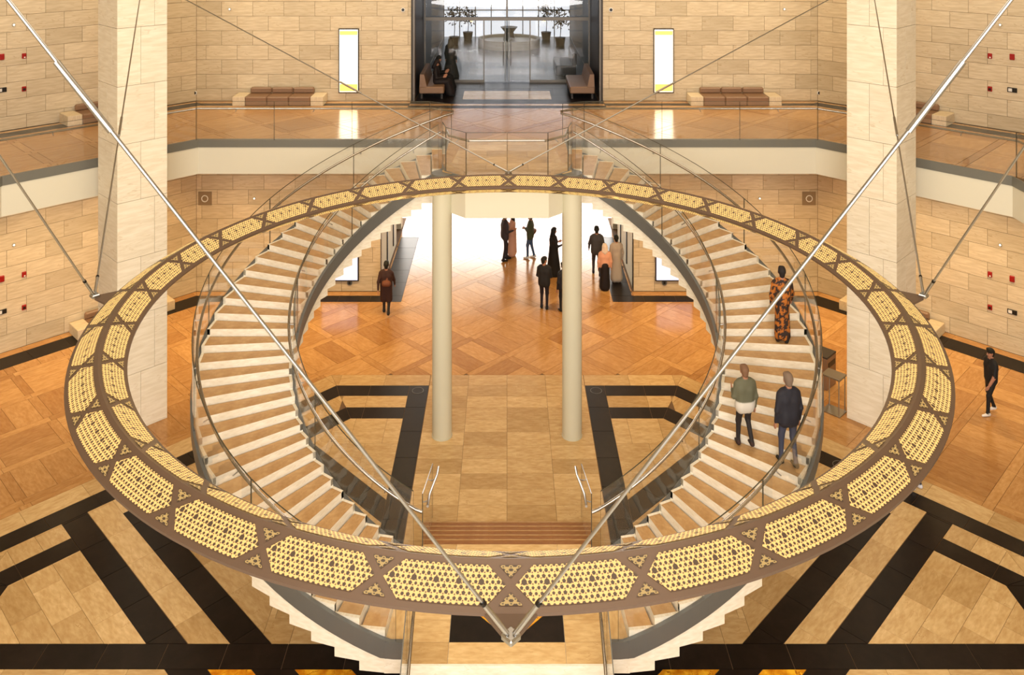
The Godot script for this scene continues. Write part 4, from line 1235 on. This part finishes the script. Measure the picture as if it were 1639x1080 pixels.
# ---------------------------------------------------------------- people
# joins tapered bones [a, b, ra, rb, tag] into one smooth skin and adds it to st
func flesh(st: SurfaceTool, bones: Array, cell: float, soft: float, palette: Dictionary) -> void:
	var lo := Vector3(1e9, 1e9, 1e9)
	var hi := -lo
	for b in bones:
		var m := maxf(b[2], b[3]) + cell * 2.5
		lo = lo.min((b[0] as Vector3).min(b[1]) - Vector3(m, m, m))
		hi = hi.max((b[0] as Vector3).max(b[1]) + Vector3(m, m, m))
	var nx := int((hi.x - lo.x) / cell) + 2
	var ny := int((hi.y - lo.y) / cell) + 2
	var nz := int((hi.z - lo.z) / cell) + 2
	var field := PackedFloat32Array()
	field.resize(nx * ny * nz)
	field.fill(1.0)
	var near := PackedFloat32Array()
	near.resize(nx * ny * nz)
	near.fill(1.0)
	var tags := PackedByteArray()
	tags.resize(nx * ny * nz)
	for b in bones:
		var a: Vector3 = b[0]
		var e: Vector3 = b[1]
		var ab := e - a
		var l2 := maxf(ab.length_squared(), 1e-8)
		var ra: float = b[2]
		var dr: float = b[3] - ra
		var m := maxf(b[2], b[3]) + cell * 2.0 + soft
		var p0 := a.min(e) - Vector3(m, m, m)
		var p1 := a.max(e) + Vector3(m, m, m)
		var x0 := maxi(0, int((p0.x - lo.x) / cell))
		var x1 := mini(nx - 1, int((p1.x - lo.x) / cell) + 1)
		var y0 := maxi(0, int((p0.y - lo.y) / cell))
		var y1 := mini(ny - 1, int((p1.y - lo.y) / cell) + 1)
		var z0 := maxi(0, int((p0.z - lo.z) / cell))
		var z1 := mini(nz - 1, int((p1.z - lo.z) / cell) + 1)
		var tag: int = b[4]
		for z in range(z0, z1 + 1):
			for y in range(y0, y1 + 1):
				var at := (z * ny + y) * nx
				for x in range(x0, x1 + 1):
					var p := lo + Vector3(x, y, z) * cell
					var t := clampf((p - a).dot(ab) / l2, 0.0, 1.0)
					var d := p.distance_to(a + ab * t) - ra - dr * t
					var i := at + x
					if d < near[i]:
						near[i] = d
						tags[i] = tag
					var o := field[i]
					var h := clampf(0.5 + 0.5 * (o - d) / soft, 0.0, 1.0)
					field[i] = lerpf(o, d, h) - soft * h * (1.0 - h)
	var printed := FastNoiseLite.new()
	printed.seed = 4
	printed.frequency = 7.0
	var index := {}
	var verts: Array = []
	var cols: Array = []
	var nxy := nx * ny
	var corner := [0, 1, nx, nx + 1, nxy, nxy + 1, nxy + nx, nxy + nx + 1]
	for z in nz - 1:
		for y in ny - 1:
			var row := (z * ny + y) * nx
			for x in nx - 1:
				var i := row + x
				var inside := field[i] < 0.0
				var f7 := field[i + nxy + nx + 1]
				if not inside and field[i] > cell * 2.0:
					continue
				var mixed := false
				for c in corner:
					if (field[i + c] < 0.0) != inside:
						mixed = true
						break
				if not mixed:
					continue
				var sum := Vector3.ZERO
				var cnt := 0
				for c in 8:
					for ax in 3:
						var bit := 1 << ax
						if c & bit:
							continue
						var f0 := field[i + corner[c]]
						var f1 := field[i + corner[c | bit]]
						if (f0 < 0.0) != (f1 < 0.0):
							var q := Vector3(c & 1, (c >> 1) & 1, (c >> 2) & 1)
							q[ax] += f0 / (f0 - f1)
							sum += q
							cnt += 1
				index[i] = verts.size()
				verts.append(lo + (Vector3(x, y, z) + sum / cnt) * cell)
				var best := 0
				for c in 8:
					if near[i + corner[c]] < near[i + corner[best]]:
						best = c
				var tg := tags[i + corner[best]]
				if tg == 6 and palette.has(-1) and printed.get_noise_3dv(verts[-1] * Vector3(1.6, 1.0, 1.6)) > 0.02:
					tg = 9
				cols.append(palette[tg])
	for i in index.keys():
		for ax in 3:
			var step: int = [1, nx, nxy][ax]
			var u: int = [nx, nxy, 1][ax]
			var v: int = [nxy, 1, nx][ax]
			if (field[i] < 0.0) == (field[i + step] < 0.0):
				continue
			if not (index.has(i - u) and index.has(i - v) and index.has(i - u - v)):
				continue
			var q := [index[i], index[i - u], index[i - u - v], index[i - v]]
			if field[i] >= 0.0:
				q = [q[3], q[2], q[1], q[0]]
			for k in [0, 2, 1, 0, 3, 2]:
				st.set_color(cols[q[k]])
				st.set_uv(Vector2.ZERO)
				st.add_vertex(verts[q[k]])

func hand_bones(w: Vector3, down: Vector3, out: Vector3, front: Vector3) -> Array:
	# palm, four fingers of different length bent at the knuckle, and a thumb from the side of the palm
	var b: Array = []
	var palm := w + down * 0.085
	b.append([w, palm - out * 0.022, 0.020, 0.016, 1])
	b.append([w, palm + out * 0.022, 0.020, 0.015, 1])
	for k in 4:
		var off := out * (-0.032 + 0.0215 * k)
		var l: float = [0.060, 0.075, 0.080, 0.070][3 - k]
		var k0 := palm + off
		var k1 := k0 + down * l * 0.5 + front * 0.008
		var k2 := k1 + down * l * 0.42 + front * 0.022
		b.append([k0, k1, 0.0095, 0.0088, 1])
		b.append([k1, k2, 0.0088, 0.0075, 1])
	var t0 := w + down * 0.03 + front * 0.015
	b.append([t0, t0 + down * 0.045 + front * 0.030, 0.012, 0.010, 1])
	b.append([t0 + down * 0.045 + front * 0.030, t0 + down * 0.075 + front * 0.036, 0.010, 0.008, 1])
	return b

# tags: 1 skin, 2 hair, 3 top, 4 bottom, 5 shoe, 6 long garment, 7 eyes and mouth, 8 undershirt or trim, 9 bag
func person(label: String, at: Vector3, turn: float, height: float, o: Dictionary) -> Node3D:
	var t := thing("person", label, "person", at, turn)
	var s := height / 1.75
	var pal := {0: Color(0.3, 0.3, 0.3)}
	var defaults := {1: Color(0.66, 0.47, 0.36), 2: Color(0.07, 0.05, 0.04), 3: Color(0.08, 0.08, 0.09), 4: Color(0.07, 0.07, 0.08), 5: Color(0.04, 0.035, 0.03), 6: Color(0.02, 0.02, 0.02), 7: Color(0.10, 0.05, 0.04), 8: Color(0.85, 0.85, 0.85), 9: Color(0.35, 0.2, 0.12)}
	for k in defaults:
		pal[k] = ((o.get("c", {}) as Dictionary).get(k, defaults[k]) as Color).srgb_to_linear()
	if o.get("print", false):
		pal[-1] = Color.WHITE
	var F := Vector3(0, 0, -1)
	var X := Vector3.RIGHT
	var U := Vector3.UP
	var B: Array = []
	var seated: bool = o.get("seated", false)
	var lean: float = o.get("lean", 0.0)
	var hipy := 0.55 if seated else 0.93
	var hip := U * hipy
	var top := hip + U * 0.49 + F * lean
	var chest := hip + U * 0.32 + F * lean * 0.65
	var dress: bool = o.get("dress", false)
	var tb := 6 if dress else 3
	# torso
	for sx: float in [-1.0, 1.0]:
		B.append([hip + X * 0.075 * sx, chest + X * 0.085 * sx, 0.115, 0.118, tb])
		B.append([chest + X * 0.085 * sx, top + X * 0.10 * sx - U * 0.04, 0.115, 0.085, tb])
	B.append([top + X * -0.155 - U * 0.06, top + X * 0.155 - U * 0.06, 0.058, 0.058, tb])
	B.append([hip + U * 0.02, top - U * 0.06, 0.125, 0.10, tb])
	for sx: float in [-1.0, 1.0]:
		B.append([top + X * 0.13 * sx - U * 0.045, top + U * 0.025, 0.055, 0.048, tb])
	if not dress:
		B.append([hip - U * 0.02, hip - U * 0.10, 0.115, 0.11, 4 if not (o.get("long_coat", false) or o.get("jacket", false)) else 3])
		if o.get("undershirt", false):
			B.append([hip - U * 0.06 - X * 0.07, hip - U * 0.06 + X * 0.07, 0.135, 0.135, 8])
			B.append([hip - U * 0.01 - X * 0.07, hip - U * 0.01 + X * 0.07, 0.138, 0.138, 8])
		if o.get("jacket", false) or o.get("long_coat", false):
			var low := 0.42 if o.get("long_coat", false) else 0.08
			for sx: float in [-1.0, 1.0]:
				B.append([hip + X * 0.07 * sx + U * 0.05, hip + X * 0.085 * sx - U * low, 0.125, 0.12, 3])
	B.append([top, top + U * 0.10, 0.055, 0.052, 6 if o.get("scarf", false) else 1])
	# legs
	var feet: Array = o.get("feet", [[0.03, 0.0], [-0.03, 0.0]])
	for k in 2:
		var sx := -1.0 if k == 0 else 1.0
		var h := hip + X * 0.088 * sx
		var ank: Vector3
		var knee: Vector3
		if seated:
			knee = h + F * 0.43 + U * 0.0 + X * 0.02 * sx
			ank = knee - U * (knee.y - 0.08) + F * (0.02 + 0.08 * k)
		else:
			ank = X * 0.095 * sx + U * (0.075 + feet[k][1]) + F * feet[k][0]
			knee = (h + ank) / 2.0 + F * (0.035 + absf(feet[k][0]) * 0.12 + feet[k][1] * 0.8) + U * 0.02
		var lt := 6 if dress else 4
		if not dress or seated:
			B.append([h - U * 0.03, knee, 0.088, 0.060, lt])
			B.append([knee, ank + U * 0.03, 0.056, 0.043, lt])
		else:
			B.append([knee, ank, 0.05, 0.04, 1])
		B.append([ank, ank - U * 0.02 - F * 0.04, 0.042, 0.045, 5])
		B.append([ank - U * 0.035, ank - U * 0.045 + F * 0.15, 0.040, 0.030, 5])
	if dress and not seated:
		var hem: float = o.get("hem", 0.06)
		B.append([hip + U * 0.05, U * (hem + 0.10) + F * 0.0 + X * -0.05, 0.15, o.get("flare", 0.17), 6])
		B.append([hip + U * 0.05, U * (hem + 0.10) + X * 0.07, 0.15, o.get("flare", 0.17), 6])
	if dress and seated:
		B.append([hip + F * 0.1, hip + F * 0.42 - U * 0.05, 0.14, 0.15, 6])
		B.append([hip + F * 0.42 - U * 0.05, hip + F * 0.52 - U * 0.42, 0.15, 0.17, 6])
	if o.has("skirt"):
		B.append([hip, U * 0.16, 0.16, o["skirt"], 4])
	# arms
	var arms: Array = o.get("arms", ["down", "down"])
	var hands: Array = []
	for k in 2:
		var sx := -1.0 if k == 0 else 1.0
		var sh := top + X * 0.185 * sx - U * 0.075
		var el: Vector3
		var wr: Vector3
		match arms[k]:
			"fold":
				el = sh + X * 0.05 * sx - U * 0.27 + F * 0.04
				wr = el - X * 0.20 * sx + U * 0.05 + F * 0.16
			"face":
				el = sh + X * 0.04 * sx - U * 0.24 + F * 0.10
				wr = el + U * 0.18 + F * 0.12 - X * 0.06 * sx
			"front":
				el = sh + X * 0.05 * sx - U * 0.27 + F * 0.02
				wr = el + F * 0.23 + U * 0.03 - X * 0.06 * sx
			"fore":
				el = sh + X * 0.06 * sx - U * 0.26 + F * 0.09
				wr = el - U * 0.20 + F * 0.14
			"back":
				el = sh + X * 0.06 * sx - U * 0.26 - F * 0.10
				wr = el - U * 0.23 - F * 0.04
			_:
				el = sh + X * 0.055 * sx - U * 0.28 - F * 0.02
				wr = el - U * 0.24 + F * 0.05
		var sleeve := tb
		B.append([sh, el, 0.058, 0.046, sleeve])
		B.append([el, wr, 0.045, 0.034, 1 if o.get("bare_arms", false) else sleeve])
		var down := (wr - el).normalized()
		var out := down.cross(X * sx).normalized()
		hands.append(hand_bones(wr, down, out, (F - down * F.dot(down)).normalized() if absf(F.dot(down)) < 0.9 else U))
	if o.has("bag"):
		var bp: Vector3 = o["bag"]
		B.append([bp - X * 0.06, bp + X * 0.06, 0.085, 0.085, 9])
		B.append([bp + U * 0.07, top + X * 0.12 * signf(bp.x), 0.012, 0.012, 9])
	var scale := func(list: Array) -> Array:
		var r: Array = []
		for b in list:
			r.append([b[0] * s, b[1] * s, b[2] * s, b[3] * s, b[4]])
		return r
	var st := begin(true)
	flesh(st, scale.call(B), 0.024, 0.035, pal)
	# head on its neck, turned by yaw
	var c := top + U * 0.178 + F * 0.02 + F * lean * 0.3
	var turn_h := Basis(U, o.get("look", 0.0))
	var nod := Basis(X, -o.get("nod", 0.12))
	var hb: Array = []
	var P := func(x: float, y: float, f: float) -> Vector3: return c + turn_h * (nod * Vector3(x, y, -f))
	var scarf: bool = o.get("scarf", false)
	hb.append([P.call(0, 0.035, -0.01), P.call(0, -0.045, 0.022), 0.082, 0.062, 1])
	hb.append([P.call(0, -0.07, 0.045), P.call(0, -0.08, 0.06), 0.034, 0.026, 1])
	hb.append([P.call(0, -0.10, -0.01), top + U * 0.04, 0.052, 0.056, 6 if scarf else 1])
	hb.append([P.call(0, -0.005, 0.088), P.call(0, -0.028, 0.098), 0.011, 0.015, 1])
	for sx: float in [-1.0, 1.0]:
		hb.append([P.call(0.030 * sx, 0.005, 0.076), P.call(0.036 * sx, 0.005, 0.074), 0.010, 0.010, 7])
		if not scarf:
			hb.append([P.call(0.082 * sx, 0.01, 0.0), P.call(0.082 * sx, -0.03, 0.0), 0.014, 0.011, 1])
	hb.append([P.call(-0.02, -0.055, 0.078), P.call(0.02, -0.055, 0.078), 0.008, 0.008, 7])
	var ht := 6 if scarf else 2
	hb.append([P.call(0, 0.05, -0.01), P.call(0, 0.02, -0.035), 0.086, 0.086, ht])
	hb.append([P.call(-0.03, 0.085, 0.03), P.call(0.03, 0.085, 0.03), 0.045, 0.045, ht])
	if o.get("long_hair", false) or scarf:
		for sx: float in [-1.0, 1.0]:
			hb.append([P.call(0.055 * sx, 0.03, -0.03), P.call(0.06 * sx, -0.16, -0.04), 0.052, 0.06, ht])
		hb.append([P.call(0, 0.0, -0.05), P.call(0, -0.2, -0.055), 0.07, 0.06, ht])
	else:
		hb.append([P.call(0, 0.02, -0.045), P.call(0, -0.06, -0.038), 0.076, 0.062, ht])
	flesh(st, scale.call(hb), 0.013, 0.012, pal)
	for h in hands:
		flesh(st, scale.call(h), 0.0085, 0.006, pal)
	var mesh := done(st)
	part("body", mesh, M.person, t)
	return t

func at_px(x: float, y: float, h: float) -> Vector3:
	# a foot seen at that place of the photograph, standing at height h
	var z := FOCAL * (CAM_H - h) / (y - HOR)
	return V((x - PCX) / FOCAL * z, h, z)

func make_people() -> void:
	var step_h := func(k: int) -> float: return HL + RISE * (k + 1)
	person("person in dark coat walking away with a brown bag, near the left passage wall", V(-3.92, 0, 28.5), 0.0, 1.75, {"long_coat": true, "feet": [[0.16, 0.0], [-0.20, 0.06]], "arms": ["back", "fore"], "bag": Vector3(0.02, 1.05, 0.15), "c": {3: Color(0.20, 0.11, 0.07), 4: Color(0.12, 0.09, 0.08), 9: Color(0.42, 0.24, 0.14), 5: Color(0.06, 0.05, 0.05)}})
	person("tall person in dark suit in the bright passage, head hidden by the beam", at_px(808, 417, 0), -PI * 0.40, 1.84, {"jacket": true, "arms": ["down", "front"], "feet": [[0.10, 0], [-0.08, 0]], "c": {3: Color(0.20, 0.18, 0.19), 4: Color(0.13, 0.11, 0.12), 8: Color(0.9, 0.9, 0.9)}})
	person("person in long rose dress facing the dark suit in the passage", V(0.20, 0, 33.35), PI * 0.45, 1.68, {"dress": true, "long_hair": true, "arms": ["face", "face"], "c": {6: Color(0.80, 0.60, 0.50), 2: Color(0.16, 0.09, 0.06)}})
	person("person in olive jacket and blue jeans with a shoulder bag", at_px(849, 413, 0), PI * 0.42, 1.72, {"jacket": true, "arms": ["fold", "fold"], "feet": [[0.09, 0], [-0.12, 0]], "bag": Vector3(0.20, 0.98, 0.10), "c": {3: Color(0.25, 0.26, 0.18), 4: Color(0.25, 0.33, 0.44), 5: Color(0.9, 0.9, 0.88), 9: Color(0.50, 0.33, 0.24)}})
	person("person in long black robe and head covering beside the right round pillar", at_px(886, 439, 0), -PI * 0.38, 1.72, {"dress": true, "scarf": true, "hem": 0.0, "flare": 0.24, "arms": ["front", "front"], "c": {6: Color(0.035, 0.03, 0.03)}})
	person("person in black suit with folded arms seen from behind, left of the pillar", at_px(871, 494, 0), -0.25, 1.74, {"jacket": true, "arms": ["fold", "fold"], "look": -0.9, "feet": [[0.04, 0], [-0.02, 0]], "c": {3: Color(0.11, 0.09, 0.10), 4: Color(0.10, 0.08, 0.09), 8: Color(0.9, 0.9, 0.9)}})
	person("person in black mostly hidden behind the right round pillar", at_px(902, 498, 0), 0.5, 1.62, {"jacket": true, "c": {3: Color(0.08, 0.07, 0.09), 4: Color(0.05, 0.05, 0.06)}})
	person("person in charcoal suit walking away into the passage at right", at_px(955, 441, 0), 0.0, 1.80, {"jacket": true, "feet": [[0.20, 0.0], [-0.22, 0.05]], "arms": ["fore", "back"], "c": {3: Color(0.25, 0.23, 0.23), 4: Color(0.22, 0.20, 0.20)}})
	person("person in peach top and long black skirt with pale headscarf", at_px(968, 464, 0), 0.0, 1.62, {"scarf": true, "skirt": 0.20, "arms": ["down", "down"], "c": {3: Color(0.85, 0.62, 0.50), 6: Color(0.88, 0.80, 0.72), 4: Color(0.05, 0.04, 0.04)}})
	person("person in pale grey long clothes against the right passage wall", V(3.86, 0, 31.0), 0.15, 1.68, {"dress": true, "arms": ["down", "down"], "c": {6: Color(0.70, 0.64, 0.57)}})
	person("person in black clothes and white shoes walking at the far right edge", at_px(1586, 662, 0), PI * 0.55, 1.74, {"arms": ["fore", "back"], "bare_arms": true, "feet": [[0.16, 0.0], [-0.16, 0.04]], "c": {3: Color(0.06, 0.05, 0.05), 4: Color(0.07, 0.06, 0.06), 5: Color(0.9, 0.88, 0.85)}})
	person("person in black and orange patterned robe climbing the right staircase", V(6.04, step_h.call(16), 19.28), -0.15, 1.68, {"dress": true, "flare": 0.12, "arms": ["down", "fore"], "print": true, "c": {6: Color(0.16, 0.10, 0.08), 9: Color(0.66, 0.38, 0.09), 2: Color(0.10, 0.06, 0.05)}})
	person("person in olive shirt over white tee on the right staircase beside the inner rail", V(4.68, step_h.call(9), 17.28), 0.15, 1.64, {"undershirt": true, "feet": [[0.12, 0.0], [-0.14, 0.10]], "arms": ["front", "down"], "nod": 0.3, "c": {3: Color(0.36, 0.36, 0.28), 4: Color(0.12, 0.10, 0.09), 8: Color(0.78, 0.76, 0.72), 2: Color(0.45, 0.33, 0.24), 5: Color(0.2, 0.13, 0.1)}})
	person("person in navy jacket and blue jeans by the outer rail of the right staircase", V(5.36, step_h.call(9), 16.72), 0.2, 1.78, {"jacket": true, "feet": [[0.10, 0.0], [-0.10, 0.0]], "arms": ["down", "down"], "c": {3: Color(0.10, 0.11, 0.15), 4: Color(0.22, 0.25, 0.33), 2: Color(0.45, 0.38, 0.32)}})
	person("person in navy trousers almost hidden behind the glowing ring at right", at_px(1466, 782, 0), 0.6, 1.70, {"c": {3: Color(0.45, 0.36, 0.36), 4: Color(0.10, 0.12, 0.20), 5: Color(0.8, 0.8, 0.82)}})
	person("seated person in black and dark red reading on the doorway sofa", V(-2.50, H2, 31.05), -PI / 2, 1.66, {"seated": true, "dress": true, "scarf": true, "arms": ["front", "front"], "nod": 0.45, "c": {6: Color(0.05, 0.02, 0.025), 8: Color(0.6, 0.1, 0.1)}})
	person("seated person in black at the far end of the doorway sofa", V(-2.50, H2, 32.0), -PI / 2, 1.66, {"seated": true, "dress": true, "long_hair": true, "arms": ["front", "front"], "nod": 0.4, "c": {6: Color(0.04, 0.03, 0.03)}})
	person("standing person in dark brown robe just behind the glass screen", V(-2.2, H2, 34.3), -0.3, 1.62, {"dress": true, "scarf": true, "flare": 0.3, "hem": 0.0, "c": {6: Color(0.13, 0.085, 0.05)}})

func _ready() -> void:
	rng.seed = 7
	make_view()
	make_materials()
	M["lobby0"] = mat(Color(0.36, 0.345, 0.32), 0.25)
	M["lobby1"] = mat(Color(0.30, 0.29, 0.27), 0.25)
	print("floor")
	make_floor()
	make_upper_floor()
	print("walls")
	make_walls()
	make_openings()
	make_lamps()
	print("stairs")
	make_stairs()
	make_balustrades()
	make_ring()
	print("fittings")
	make_fittings()
	print("people")
	make_people()
	print("done")
